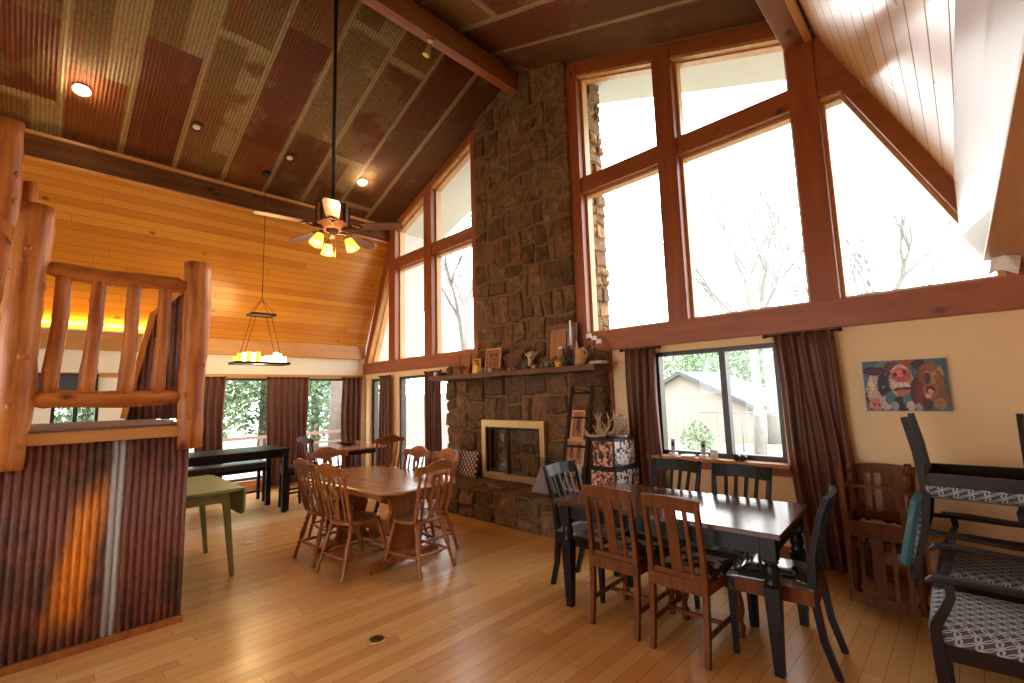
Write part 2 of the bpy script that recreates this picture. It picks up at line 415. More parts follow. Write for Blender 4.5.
        for j in range(nu):
            s._face([b, R[1][(j+1) % nu], R[1][j]], True); s._face([t, R[nv-1][j], R[nv-1][(j+1) % nu]], True)
            for i in range(1, nv-1): s._face([R[i][j], R[i][(j+1) % nu], R[i+1][(j+1) % nu], R[i+1][j]], True)
        return s
    def grid(s, fn, nu, nv, smooth=True):
        V = [[s.bm.verts.new(fn(i/nu, j/nv)) for j in range(nv+1)] for i in range(nu+1)]
        for i in range(nu):
            for j in range(nv): s._face([V[i][j], V[i+1][j], V[i+1][j+1], V[i][j+1]], smooth)
        return s
    def build(s, name, mat, parent=None, bevel=0., fix=True, solid=0.):
        if fix: bmesh.ops.recalc_face_normals(s.bm, faces=s.bm.faces)
        me = bpy.data.meshes.new(name); s.bm.to_mesh(me); s.bm.free()
        for m in (mat if isinstance(mat, (list, tuple)) else [mat]): me.materials.append(M[m] if isinstance(m, str) else m)
        o = bpy.data.objects.new(name, me); COL.objects.link(o)
        if parent is not None: o.parent = parent
        if solid:
            md = o.modifiers.new('Solidify', 'SOLIDIFY'); md.thickness = solid; md.offset = 0
        if bevel:
            md = o.modifiers.new('Bevel', 'BEVEL'); md.width = bevel; md.segments = 2; md.limit_method = 'ANGLE'
        return o

def tag(o, label, cat, group=None, kind=None):
    o['label'] = label; o['category'] = cat
    if group: o['group'] = group
    if kind: o['kind'] = kind
    return o
def thing(name, label, cat, loc=(0, 0, 0), rz=0., group=None):
    o = bpy.data.objects.new(name, None); COL.objects.link(o); o.empty_display_size = .1
    o.location = loc; o.rotation_euler = (0, 0, rz)
    return tag(o, label, cat, group)
def struct(o, label=None):
    o['kind'] = 'structure'
    if label: o['label'] = label
    return o
def dup(o, parent=None):
    c = o.copy(); COL.objects.link(c)
    if parent is not None: c.parent = parent
    for ch in [x for x in o.children]: dup(ch, c)
    return c
def place(proto, first, loc, rz, label, group=None, rot=None):
    o = proto if first else dup(proto)
    o.location = loc; o.rotation_euler = rot if rot else (0, 0, rz)
    o['label'] = label
    if group: o['group'] = group
    elif 'group' in o: del o['group']
    return o

def wall_x(name, y0, y1, x0, x1, z0, z1, holes, mat):
    """wall along x with rectangular holes (xa,xb,za,zb)"""
    mb = MB(); xs = sorted({x0, x1, *[h[0] for h in holes], *[h[1] for h in holes]})
    for a, b in zip(xs, xs[1:]):
        zs = [z0]; 
        for h in sorted(holes, key=lambda h: h[2]):
            if h[0] <= a+1e-6 and h[1] >= b-1e-6: zs += [h[2], h[3]]
        zs.append(z1)
        for c, d in zip(zs[::2], zs[1::2]):
            if d-c > 1e-4: mb.box(a, b, y0, y1, c, d)
    return struct(mb.build(name, mat))
def wall_y(name, x0, x1, y0, y1, z0, z1, holes, mat):
    mb = MB(); ys = sorted({y0, y1, *[h[0] for h in holes], *[h[1] for h in holes]})
    for a, b in zip(ys, ys[1:]):
        zs = [z0]
        for h in sorted(holes, key=lambda h: h[2]):
            if h[0] <= a+1e-6 and h[1] >= b-1e-6: zs += [h[2], h[3]]
        zs.append(z1)
        for c, d in zip(zs[::2], zs[1::2]):
            if d-c > 1e-4: mb.box(x0, x1, a, b, c, d)
    return struct(mb.build(name, mat))

# ------------------------------------------------------------------ constants of the room
D = 4.80; XR = .36; XL = -9.10; RX = -4.35; RZ = 6.36; SL = .373; YB = -4.2
def ceil_z(x): return RZ - SL*abs(x-RX)
KL = (-8.10, 4.70); KR = (-.70, 4.72)

def shell():
    f = MB().box(XL-.2, XR+.2, YB-.2, D+.2, -.12, 0).build('floor', 'floor'); struct(f)
    # gable wall, below the beam, with window openings
    wall_x('wall_front', D, D+.16, XL, XR, 0, 2.06, [(-8.86, -8.30, .10, 1.95), (-7.78, -6.05, .10, 1.95), (-2.49, -1.24, .86, 1.97)], 'cream')
    MB().box(-3.52, -3.16, D-.004, D+.0, 0, 2.06).bm.free()
    # left wall low strip with windows
    wall_y('wall_left', XL-.16, XL, YB, D, 0, 2.37, [(.10, .60, .25, 1.62), (1.0, 3.16, .19, 1.97), (3.28, 4.62, .19, 1.97)], 'white_wall')
    wall_y('wall_right', XR, XR+.12, YB, D+.16, 0, 2.5, [], 'cream')
    # back wall, unseen behind the camera; wide opening added to let in fill daylight
    mb = MB()
    mb.prism([(XL-.1, 0), (-7.6, 0), (-7.6, 6.2), (XL-.1, 6.2)], .15, None, YB-.15)
    mb.prism([(-7.6, 0), (-1.1, 0), (-1.1, .3), (-7.6, .3)], .15, None, YB-.15)
    mb.prism([(-1.1, 0), (XR+.1, 0), (XR+.1, 6.2), (-1.1, 6.2)], .15, None, YB-.15)
    mb.prism([(-7.6, 2.5), (-1.1, 2.5), (-1.1, 6.5), (-7.6, 6.5)], .15, None, YB-.15)
    struct(mb.build('wall_back', 'cream'))
    # pine slope left (flat plane then rotated: local x along room, local y up the slope)
    def slope(name, p_low, p_high, mat, inward, y0=YB, y1=D, th=.03, out=0.):
        a = Vector((p_low[0], 0, p_low[1])); b = Vector((p_high[0], 0, p_high[1]))
        L = (b-a).length; up = (b-a).normalized(); xw = Vector((0, 1, 0)); nz = xw.cross(up)
        if nz.dot(Vector(inward)) < 0: zoff = (0, th)
        else: zoff = (-th, 0)
        o = MB().box(y0, y1, 0, L, zoff[0], zoff[1]).build(name, mat)
        m = Matrix((xw, up, nz)).transposed().to_4x4(); m.translation = a
        o.matrix_world = m
        return struct(o)
    slope('ceiling_left_slope', (XL, 2.62), (KL[0], KL[1]+.05), 'pine', (1, 0, -.5))
    slope('ceiling_right_slope', (.355, 2.45), (KR[0], KR[1]+.05), 'pine_wide', (-1, 0, -.5))
    # corrugated upper slopes
    for nm, sg in (('ceiling_left', -1), ('ceiling_right', 1)):
        Lx = 4.02 if sg < 0 else 3.95; pitch = .039; n = int((D-.0-YB)/pitch*6)
        mb = MB()
        def fn(i, j, Lx=Lx): 
            y = YB + (D-YB)*j
            return (Lx*i, y, .0075*sin(2*pi*y/pitch))
        mb.grid(fn, 2, n)
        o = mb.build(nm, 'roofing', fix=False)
        ang = math.atan(SL)
        if sg > 0: o.matrix_world = Matrix.Translation((RX, 0, RZ)) @ Matrix.Rotation(ang, 4, 'Y')
        else: o.matrix_world = Matrix.Translation((RX, 0, RZ)) @ Matrix.Rotation(pi-ang, 4, 'Y') 
        struct(o)
        md = o.modifiers.new('Solidify', 'SOLIDIFY'); md.thickness = .004
    # outer roof slabs with the overhanging painted soffit
    Y1 = 6.06
    def slab(name, p, q, off, th, y0=YB-.3, y1=Y1):
        (x0, z0), (x1, z1) = p, q
        v = Vector((x1-x0, z1-z0)).normalized(); nn = Vector((-v.y, v.x))
        if nn.y < 0: nn = -nn
        a = [(x0+nn.x*off, z0+nn.y*off), (x1+nn.x*off, z1+nn.y*off), (x1+nn.x*(off+th), z1+nn.y*(off+th)), (x0+nn.x*(off+th), z0+nn.y*(off+th))]
        o = MB().prism(a, y1-y0, None, y0).build(name, 'soffit'); return struct(o)
    slab('roof_left_upper', (KL[0]-.12, ceil_z(KL[0]-.12)), (RX+.02, RZ), .035, .14)
    slab('roof_right_upper', (RX-.02, RZ), (KR[0]+.12, ceil_z(KR[0]+.12)), .035, .14)
    def slab2(name, p, q, sgn):
        (x0, z0), (x1, z1) = p, q
        a = [(x0, z0), (x1, z1), (x1+sgn*.16, z1), (x0+sgn*.16, z0)]
        return struct(MB().prism(a, Y1-YB+.3, None, YB-.3).build(name, 'soffit'))
    slab2('roof_left_lower', (XL-.16, 2.30), (KL[0]-.05, 4.98), -1)
    slab2('roof_right_lower', (XR+.08, 2.45), (KR[0]+.06, 5.02), 1)
shell()

TR = [0]
def trim(mb, mat, bevel=.006):
    TR[0] += 1
    return struct(mb.build('trim_%d' % TR[0], mat, bevel=bevel))

def timbers():
    yf = 4.74; yb = 4.97
    # horizontals of the gable
    trim(MB().box(XL, -5.40, yf, yb, 2.055, 2.275), 'beam')
    trim(MB().box(-3.50, XR, yf, yb, 2.045, 2.285), 'beam')
    trim(MB().box(-7.86, -5.45, yf+.02, yb, 4.09, 4.30), 'beam')
    trim(MB().box(-3.36, -.80, yf+.02, yb, 4.12, 4.33), 'beam')
    # posts
    def post(x0, x1, z0, z1): trim(MB().box(x0, x1, yf, yb, z0, z1), 'beam_z')
    post(-8.06, -7.83, 2.27, ceil_z(-7.95)-.08); post(-6.85, -6.62, 2.27, ceil_z(-6.7)-.12); post(-5.50, -5.36, 2.27, ceil_z(-5.4)-.1)
    post(-3.58, -3.33, 2.27, ceil_z(-3.58)-.15); post(-2.26, -2.04, 2.28, ceil_z(-2.2)-.16); post(-.93, -.71, 2.28, ceil_z(-.93)-.14)
    # lower posts beside the windows of the dining corner
    post(-3.13, -3.02, 0, 2.05)
    # rake trims under the ceiling
    def rake(xa, xb, off, h, mat='beam'):
        P = [(xa, ceil_z(xa)-off), (xb, ceil_z(xb)-off), (xb, ceil_z(xb)-off-h), (xa, ceil_z(xa)-off-h)]
        trim(MB().prism(P, yb-yf-.02, None, yf+.02), mat)
    rake(-8.10, -5.36, .02, .12); rake(-3.58, -.7, .02, .17)
    rake(-8.10, -5.36, .14, .05, 'pinetrim'); rake(-3.55, -.93, .19, .04, 'pinetrim')
    # steep-side trims
    trim(MB().prism([(-9.09, 2.27), (-8.93, 2.27), (-8.06, 4.20), (-8.06, 4.72), (-8.14, 4.66)], yb-yf-.02, None, yf+.02), 'beam_z')
    trim(MB().prism([(-8.93, 2.27), (-8.88, 2.27), (-8.06, 4.08), (-8.06, 4.20)], yb-yf, None, yf), 'pinetrim_z')
    trim(MB().prism([(.42, 2.28), (.40, 2.48), (-.655, 4.78), (-.93, 4.80), (-.71, 4.15), (-.54, 4.12), (.24, 2.45), (.27, 2.28)], yb-yf-.02, None, yf+.02), 'beam')
    trim(MB().box(-.71, -.50, yf+.05, yb, 4.12, 4.15), 'pinetrim_z')
    # inside fascias at the kink of the roof
    trim(MB().box(-8.14, -8.04, YB, D, 4.66, 4.985), 'fascia')
    trim(MB().box(-8.045, -7.99, YB, D, 4.955, 5.0), 'pinetrim')
    trim(MB().box(-8.10, -8.03, YB, D, 4.645, 4.675), 'pinetrim')
    trim(MB().box(-.93, -.76, YB, D-.05, 4.70, 4.99), 'beam_y')
    trim(MB().box(-.76, -.70, YB, D-.05, 4.69, 4.74), 'pinetrim')
    # ledge beam under the left pine slope
    trim(MB().box(XL, XL+.10, YB, D-.05, 2.37, 2.64), 'pinetrim')
    trim(MB().box(XL, XL+.035, YB, D-.05, 1.975, 2.04), 'pinetrim')
    trim(MB().box(XL, XL+.035, YB, D-.1, 0, .19), 'pinetrim')
    # ridge beam
    trim(MB().box(RX-.12, RX+.02, YB, 4.72, 6.02, 6.33), 'beam_y', .01)
    # boxed beam beside the right slope: pale board and its underside
    ya, yc = 4.74, YB
    secs = []
    for y, ax, kx, kz, bx in ((ya, .073, .066, 2.63, .168), (3.4, .092, .145, 2.70, .180), (yc, .193, .215, 2.73, .243)):
        secs.append([(ax, y, 3.03), (kx, y, kz), (bx, y, 2.44), (XR, y, 2.44), (XR, y, 2.52), (bx+.03, y, 2.52), (kx+.04, y, kz), (ax+.04, y, 3.03)])
    trim(MB().hull(secs[0], secs[1], caps=True).hull(secs[1], secs[2], caps=True), 'panel', 0)
    trim(MB().hull([(.165, 4.74, 2.412), (.165, 4.74, 2.439), (XR, 4.74, 2.439), (XR, 4.74, 2.412)], [(.24, YB, 2.412), (.24, YB, 2.439), (XR, YB, 2.439), (XR, YB, 2.412)]), 'pinetrim')
    trim(MB().box(XR-.02, XR, YB, 4.6, 0, .10), 'beam_y')
    trim(MB().box(-2.3, XR, D-.02, D, 0, .12), 'beam')
    # right wall door casing
    trim(MB().box(XR-.025, XR, 3.9, 4.0, 0, 2.1), 'white')
timbers()

WN = [0]
def inset(poly, d):
    n = len(poly); P = [Vector((*p, 0)) for p in poly]; out = []
    area = sum(P[i].x*P[(i+1) % n].y-P[(i+1) % n].x*P[i].y for i in range(n)); sg = 1 if area > 0 else -1
    for i in range(n):
        a = (P[i]-P[i-1]).normalized(); b = (P[(i+1) % n]-P[i]).normalized()
        na = Vector((-a.y, a.x, 0))*sg; nb = Vector((-b.y, b.x, 0))*sg
        m = (na+nb); m = m/max(.25, m.dot(na)) if m.length > 1e-6 else na
        out.append((P[i].x+m.x*d, P[i].y+m.y*d))
    return out
def window(poly, fw=.03, y0=4.845, y1=4.95, mat='pinetrim_z', pane_y=4.90, frame_mat2=None):
    WN[0] += 1
    q = inset(poly, fw); n = len(poly); mb = MB()
    for i in range(n):
        j = (i+1) % n
        a = [(poly[i][0], y0, poly[i][1]), (poly[j][0], y0, poly[j][1]), (q[j][0], y0, q[j][1]), (q[i][0], y0, q[i][1])]
        mb.hull(a, [(x, y1, z) for x, _, z in a])
    w = mb.build('window_%d' % WN[0], mat); struct(w)
    MB().prism(inset(poly, fw*.7), .008, None, pane_y).build('pane', 'glass', w)
    return w
def zt(x): return ceil_z(x)-.215
window([(-3.33, 4.33), (-2.26, 4.33), (-2.26, zt(-2.26)), (-3.33, zt(-3.33))])
window([(-2.04, 4.33), (-.93, 4.33), (-.93, zt(-.93)), (-2.04, zt(-2.04))])
window([(-3.33, 2.285), (-2.26, 2.285), (-2.26, 4.12), (-3.33, 4.12)])
window([(-2.04, 2.285), (-.93, 2.285), (-.93, 4.12), (-2.04, 4.12)])
window([(-.71, 2.285), (.27, 2.285), (.24, 2.45), (-.54, 4.12), (-.71, 4.12)])
window([(-8.88, 2.275), (-8.06, 2.275), (-8.06, 4.08)])
window([(-7.83, 2.275), (-6.85, 2.275), (-6.85, 4.09), (-7.83, 4.09)])
window([(-6.62, 2.275), (-5.50, 2.275), (-5.50, 4.09), (-6.62, 4.09)])
zl = lambda x: ceil_z(x)-.19
window([(-7.83, 4.30), (-6.85, 4.30), (-6.85, zl(-6.85)), (-7.83, zl(-7.83))])
window([(-6.62, 4.30), (-5.50, 4.30), (-5.50, zl(-5.5)), (-6.62, zl(-6.62))])
def slider(x0, x1, z0, z1, mid, mat='winframe'):
    w = window([(x0, z0), (x1, z0), (x1, z1), (x0, z1)], .045, 4.83, 4.93, mat, 4.885)
    MB().box(mid-.03, mid+.03, 4.835, 4.925, z0+.045, z1-.045).build('mullion', mat, w)
    return w
slider(-2.49, -1.24, .86, 1.97, -1.76)
slider(-7.78, -6.05, .10, 1.95, -6.86, 'winframe')
slider(-8.86, -8.30, .10, 1.95, -8.80)
def window_left(y0, y1, z0, z1, mids=()):
    WN[0] += 1; mb = MB(); x0, x1, fw = XL-.12, XL-.04, .04
    mb.box(x0, x1, y0, y0+fw, z0, z1).box(x0, x1, y1-fw, y1, z0, z1).box(x0, x1, y0+fw, y1-fw, z0, z0+fw).box(x0, x1, y0+fw, y1-fw, z1-fw, z1)
    w = struct(mb.build('window_%d' % WN[0], 'winframe'))
    MB().box(XL-.085, XL-.078, y0+.02, y1-.02, z0+.02, z1-.02).build('pane', 'glass', w)
    for m in mids: MB().box(x0, x1, m-.025, m+.025, z0+fw, z1-fw).build('mullion', 'winframe', w)
window_left(1.0, 3.16, .19, 1.97); window_left(3.28, 4.62, .19, 1.97); window_left(.10, .60, .25, 1.62, (.35,))
struct(MB().box(-2.58, -1.20, 4.68, 4.86, .825, .86).build('trim_sill', 'pinetrim', bevel=.005))
struct(MB().box(-2.56, -1.22, 4.775, 4.80, .74, .825).build('trim_apron', 'beam'))

# ------------------------------------------------------------------ stone
def stones(mb, W, H, place_, seed, smin=.14, smax=.46, depth=.05, tall=1.0):
    """irregular ashlar laid out on a W x H sheet; place_(u,v,w) -> world"""
    r = random.Random(seed); cells = []
    def cut(x0, y0, x1, y1):
        w, h = x1-x0, y1-y0
        if (w < smax and h < smax*.62*tall and (w < smin*1.9 or h < smin*1.9 or r.random() < .45)) or (w < smin*1.5 and h < smin*1.5):
            cells.append((x0, y0, x1, y1)); return
        if w/h > 1.15/tall and w > smin*1.6 or h < smin*1.4:
            c = x0+w*r.uniform(.33, .67); cut(x0, y0, c, y1); cut(c, y0, x1, y1)
        else:
            c = y0+h*r.uniform(.33, .67); cut(x0, y0, x1, c); cut(x0, c, x1, y1)
    cut(0, 0, W, H)
    k1, k2 = seed*1.7, seed*2.3
    def warp(p):
        fx = min(1, p[0]/.06, (W-p[0])/.06); fy = min(1, p[1]/.06, (H-p[1])/.06)
        return (p[0]+max(0, fx)*(.014*sin(p[1]*6.1+k1)+.013*sin(p[1]*15+p[0]*9+k2)), p[1]+max(0, fy)*(.016*sin(p[0]*6.3+k2)+.014*sin(p[0]*16-p[1]*8+k1)))
    for x0, y0, x1, y1 in cells:
        g = .004; d = depth*r.uniform(.35, 1.25); t = r.uniform(.55, 1.3); wm = r.uniform(.85, 1.12)
        mb.tint = (min(1, t*1.0), min(1, t*.97*wm), min(1, t*.95*wm))
        e = [0 if x0 < .001 else 1, 0 if y0 < .001 else 1, 0 if x1 > W-.001 else 1, 0 if y1 > H-.001 else 1]
        c = [(x0+g*e[0]+r.uniform(0, .014)*e[0], y0+g*e[1]+r.uniform(0, .014)*e[1]), (x1-g*e[2]-r.uniform(0, .02)*e[2], y0+g*e[1]+r.uniform(0, .02)*e[1]),
             (x1-g*e[2]-r.uniform(0, .02)*e[2], y1-g*e[3]-r.uniform(0, .02)*e[3]), (x0+g*e[0]+r.uniform(0, .02)*e[0], y1-g*e[3]-r.uniform(0, .02)*e[3])]
        N = 5; tx = r.uniform(-.02, .02); ty = r.uniform(-.02, .02)
        eu, ev = min(.2, .018/max(.02, x1-x0)), min(.2, .018/max(.02, y1-y0))
        U = [0, eu, .33, .67, 1-eu, 1]; Vv = [0, ev, .33, .67, 1-ev, 1]
        V = []
        for i in range(N+1):
            row = []
            for j in range(N+1):
                u, v = i/N, j/N
                # squeeze toward edges so the rim is rounded
                uu, vv = U[i], Vv[j]
                p = [(1-uu)*((1-vv)*c[0][k]+vv*c[3][k])+uu*((1-vv)*c[1][k]+vv*c[2][k]) for k in (0, 1)]
                p = warp(p)
                edge = i in (0, N) or j in (0, N)
                w = 0. if edge else d+tx*(2*u-1)+ty*(2*v-1)+r.uniform(-.009, .009)
                if not edge and (i in (1, N-1) or j in (1, N-1)): w *= .86
                row.append(mb.bm.verts.new(place_(p[0], p[1], w)))
            V.append(row)
        for i in range(N):
            for j in range(N): mb._face([V[i][j], V[i+1][j], V[i+1][j+1], V[i][j+1]])

def fireplace():
    fp = thing('stone_fireplace', 'tall brown stone fireplace with chimney breast running up to the ridge', 'fireplace', (0, 0, 0))
    X0, X1 = -5.38, -3.48
    core = MB().colour(); core.tint = (.8, .8, .8)
    core.mi = 1
    core.box(X0+.03, X1-.03, 4.72, 5.55, 0, 6.9)
    core.mi = 0
    stones(core, X1-X0, 6.28, lambda u, v, w: (X0+u, 4.725-w, v), 3, .15, .56, .032, 1.4)
    core.build('chimney_breast', ['stone', 'mortar'], fp, fix=True)
    ext = MB().colour(); ext.tint = (1, 1, 1)
    stones(ext, .55, 6.8, lambda u, v, w: (X1-.03+w, 5.0+u, v), 5, .14, .40, .05)
    stones(ext, .55, 6.8, lambda u, v, w: (X0+.03-w, 5.0+u, v), 6, .14, .40, .05)
    ext.build('outside_stonework', ['stone_out'], fp)
    # wide lower body with the fire opening
    bx0, bx1 = -6.02, -3.05; yb = 4.62
    body = MB().colour(); body.mi = 1
    fx0, fx1, fz0, fz1 = -5.06, -3.98, .40, 1.15
    body.box(bx0+.02, fx0, yb, 4.80, .30, 2.04).box(fx1, bx1-.02, yb, 4.80, .30, 2.04).box(fx0, fx1, yb, 4.80, fz1, 2.04)
    body.mi = 0
    def P(ox, oz): return lambda u, v, w: (ox+u, yb+.003-w, oz+v)
    stones(body, fx0-.06-bx0, 1.40, P(bx0, .38), 11, .17, .60, .05)
    stones(body, bx1-fx1-.06, 1.40, P(fx1+.06, .38), 13, .17, .60, .05)
    stones(body, fx1-fx0+.12, .60, P(fx0-.06, 1.18), 14, .17, .60, .05)
    stones(body, X0-bx0, .24, P(bx0, 1.78), 15, .14, .40, .04)
    stones(body, bx1-X1, .24, P(X1, 1.78), 16, .14, .40, .04)
    stones(body, X1-X0, .26, P(X0, 1.78), 17, .14, .40, .04)
    stones(body, .16, 1.66, lambda u, v, w: (bx1-.02+w, yb+u, .38+v), 18, .13, .4, .035)
    body.build('fireplace_surround', ['stone', 'mortar'], fp)
    # hearth
    h = MB().colour(); hx0, hx1, hy = -6.02, -2.36, 3.97
    h.mi = 1; h.box(hx0+.02, hx1-.02, hy, 4.80, 0, .36); h.mi = 0
    stones(h, hx1-hx0, .36, lambda u, v, w: (hx0+u, hy+.003-w, v), 21, .15, .55, .045)
    stones(h, hx1-hx0, 4.66-hy+.04, lambda u, v, w: (hx0+u, hy-.04+v, .355+w*.8), 22, .2, .6, .04)
    stones(h, .65, .36, lambda u, v, w: (hx1-.02+w, hy+u, v), 23, .13, .4, .035)
    h.build('hearth', ['stone', 'mortar'], fp)
    # mantel
    mb = MB(); r = random.Random(4); n = 14
    xs = [-6.14+i*(3.17)/n for i in range(n+1)]
    A = []
    for x in xs:
        j = r.uniform(-.012, .012); k = r.uniform(-.008, .008)
        A.append([(x, 4.33+j, 1.803+k), (x, 4.33+j, 1.87), (x, 4.70, 1.87), (x, 4.70, 1.795)])
    for a, b in zip(A, A[1:]): mb.hull(a, b)
    mb.build('mantel_shelf', wood('rough dark mantel', (.16, .055, .022), (.07, .025, .012), 0, 12, .6, True), fp)
    # fire doors
    fr = MB(); a0, a1, b0, b1 = -5.11, -3.91, .385, 1.20; w = .085
    y0, y1 = 4.52, 4.63
    fr.box(a0, a1, y0, y1, b1-w*1.15, b1, .004).box(a0, a1, y0, y1, b0, b0+w, .004).box(a0, a0+w, y0, y1, b0+w, b1-w*1.15, .004).box(a1-w, a1, y0, y1, b0+w, b1-w*1.15, .004)
    f = fr.build('fire_door_frame', 'brass', fp)
    fr = MB()
    for x in (a0+w+.01, -4.60, -4.57, a1-w-.02): fr.box(x-.008, x+.012, y0+.015, y0+.04, b0+w, b1-w*1.15)
    fr.box(a0+w, a1-w, y0+.015, y0+.035, b1-w*1.15-.03, b1-w*1.15-.012)
    fr.build('door_rail', 'iron', f)
    MB().box(a0+w, a1-w, y0+.03, y0+.036, b0+w, b1-w*1.15).build('fire_glass', 'glass', f)
    MB().box(a0+w+.02, a0+w+.14, y0+.02, y0+.03, b0+w+.05, b0+w+.09).bm.free()
    fb = MB().box(fx0, fx1, 4.79, 4.80, fz0-.02, fz1).box(fx0, fx0+.01, 4.60, 4.79, fz0-.02, fz1).box(fx1-.01, fx1, 4.60, 4.79, fz0-.02, fz1)
    fb.build('firebox', 'plaster_dark', fp)
    lg = MB()
    for i, (x, z) in enumerate(((-4.85, .46), (-4.62, .45), (-4.75, .55))): lg.tube([(x-.2, 4.70, z), (x, 4.71, z+.02), (x+.25, 4.70, z-.01)], [.05, .055, .045], 8)
    lg.build('fire_logs', 'bark', fp)
fireplace()

# ------------------------------------------------------------------ lights of the room
def spot_light(name, loc, power, color, size=.05, parent=None, kind='POINT', spot=1.8, rot=None):
    l = bpy.data.lights.new(name, kind); l.energy = power; l.color = color
    if kind == 'POINT': l.shadow_soft_size = size
    if kind == 'SPOT': l.spot_size = spot; l.spot_blend = .8; l.shadow_soft_size = size
    o = bpy.data.objects.new(name, l); COL.objects.link(o); o.location = loc
    if rot: o.rotation_euler = rot
    if parent is not None: o.parent = parent
    return o
def recessed():
    ang = math.atan(SL)
    spots = [(.11, 1, 'lit recessed ceiling lamp, nearest the log stairs'), (1.26, 0, 'unlit recessed ceiling lamp, second from the log stairs'), (2.48, 0, 'unlit recessed ceiling lamp just past the chandelier cable'), (3.69, 1, 'lit recessed ceiling lamp nearest the tall gable windows')]
    for y, on, lab in spots:
        x = -7.16; z = ceil_z(x)-.012
        t = thing('ceiling_light', lab, 'ceiling light', (x, y, z), 0, 'recessed lamps in the metal ceiling')
        t.rotation_euler = (0, -ang, 0)
        mb = MB(); n = 24
        for i in range(n):
            a, b = 2*pi*i/n, 2*pi*(i+1)/n
            mb.hull([(.055*cos(a), .055*sin(a), -.012), (.085*cos(a), .085*sin(a), -.012), (.085*cos(b), .085*sin(b), -.012), (.055*cos(b), .055*sin(b), -.012)],
                    [(.055*cos(a), .055*sin(a), .02), (.085*cos(a), .085*sin(a), .0), (.085*cos(b), .085*sin(b), .0), (.055*cos(b), .055*sin(b), .02)])
        mb.build('trim_ring', 'white' if on else 'bronze', t)
        MB().tube([(0, 0, -.006), (0, 0, .012)], .042, 20).build('lamp_face', 'lamp' if on else 'lampoff', t)
        if on: spot_light('lamp_glow', (0, 0, -.10), 6, (1, .75, .45), .09, t)
    # small spot hanging from the ridge beam
    t = thing('spotlight', 'small brass spotlight fixed under the ridge beam', 'spotlight', (-4.40, 3.17, 6.02))
    MB().turned((0, 0, 0), (0, 0, -.06), [(0, .05), (.5, .045), (.8, .02), (1, .015)], 16).build('mount', 'brass', t)
    MB().turned((0, 0, -.05), (-.06, -.03, -.19), [(0, .015), (.25, .03), (.5, .035), (.9, .05), (1, .045)], 16).build('lamp_head', 'brass', t)
recessed()

def fan():
    x, y = RX, 1.93
    t = thing('ceiling_fan', 'bronze five blade ceiling fan with three lit amber shades on a long rod', 'ceiling fan', (x, y, 3.20))
    MB().tube([(0, 0, .28), (0, 0, 2.80)], .019, 12).turned((0, 0, 2.72), (0, 0, 2.80), [(0, .03), (.5, .06), (1, .075)], 16).build('down_rod', 'iron', t)
    m = MB()
    def oct_(r, z): return [(r*cos(pi/8+2*pi*i/8), r*sin(pi/8+2*pi*i/8), z) for i in range(8)]
    m.hull(oct_(.150, .09), oct_(.150, .27)).hull(oct_(.150, .27), oct_(.06, .32)).hull(oct_(.095, .03), oct_(.150, .09))
    m.build('motor_housing', plain('coppery bronze', (.22, .09, .04), .6, .1, .2), t)
    m = MB()
    for i in range(8):
        a = pi/8+2*pi*i/8
        m.bar((.150*cos(a), .150*sin(a), .08), (.150*cos(a), .150*sin(a), .275), .018, .018)
    m.build('housing_rib', 'iron', t)
    MB().turned((0, 0, .05), (0, 0, -.06), [(0, .07), (.3, .06), (.6, .05), (1, .03)], 16).build('light_hub', 'bronze', t)
    bl = wood('fan blade walnut', (.20, .085, .05), (.11, .045, .028), 0, 18, .3)
    for i in range(5):
        a = radians(46+72*i)
        R = Matrix.Rotation(a, 4, 'Z') @ Matrix.Rotation(radians(-8), 4, 'X')
        out = [(.20, -.045), (.30, -.062), (.50, -.072), (.62, -.075), (.685, -.06), (.70, 0), (.685, .06), (.62, .075), (.50, .072), (.30, .062), (.20, .045)]
        b = MB().hull([R @ Vector((u, v, .055)) for u, v in out], [R @ Vector((u, v, .063)) for u, v in out]).build('blade', bl, t)
        ir = MB(); 
        ir.bar(R @ Vector((.07, 0, .035)), R @ Vector((.21, 0, .05)), .03, .012, .05, .01)
        ir.tube([R @ Vector((.24+.045*cos(q), .045*sin(q), .048)) for q in [2*pi*k/12 for k in range(13)]], .008, 6)
        ir.build('blade_iron', 'bronze', b)
    for i in range(3):
        a = radians(-70+120*i); c, s_ = cos(a), sin(a)
        arm = MB().tube([(0, 0, -.03), (.06*c, .06*s_, -.01), (.12*c, .12*s_, -.02), (.15*c, .15*s_, -.05)], .009, 8).turned((.148*c, .148*s_, -.045), (.16*c, .16*s_, -.075), [(0, .02), (1, .032)], 12).build('lamp_arm', 'bronze', t)
        p0 = Vector((.155*c, .155*s_, -.07)); p1 = Vector((.205*c, .205*s_, -.175))
        sh = MB().tube([p0, p0.lerp(p1, .3), p0.lerp(p1, .7), p1], [.034, .042, .055, .062], 18, cap=False).build('lamp_shade', 'shade', arm, solid=.004)
        MB().ell(p0.lerp(p1, .62), .035, .035, .045).build('bulb', 'shade_mouth', arm)
    MB().tube([(.03, .02, -.06), (.03, .02, -.25)], .002, 5).build('pull_chain', 'brass', t)
    spot_light('fan_glow', (0, 0, -.26), 22, (1, .62, .28), .1, t)
fan()

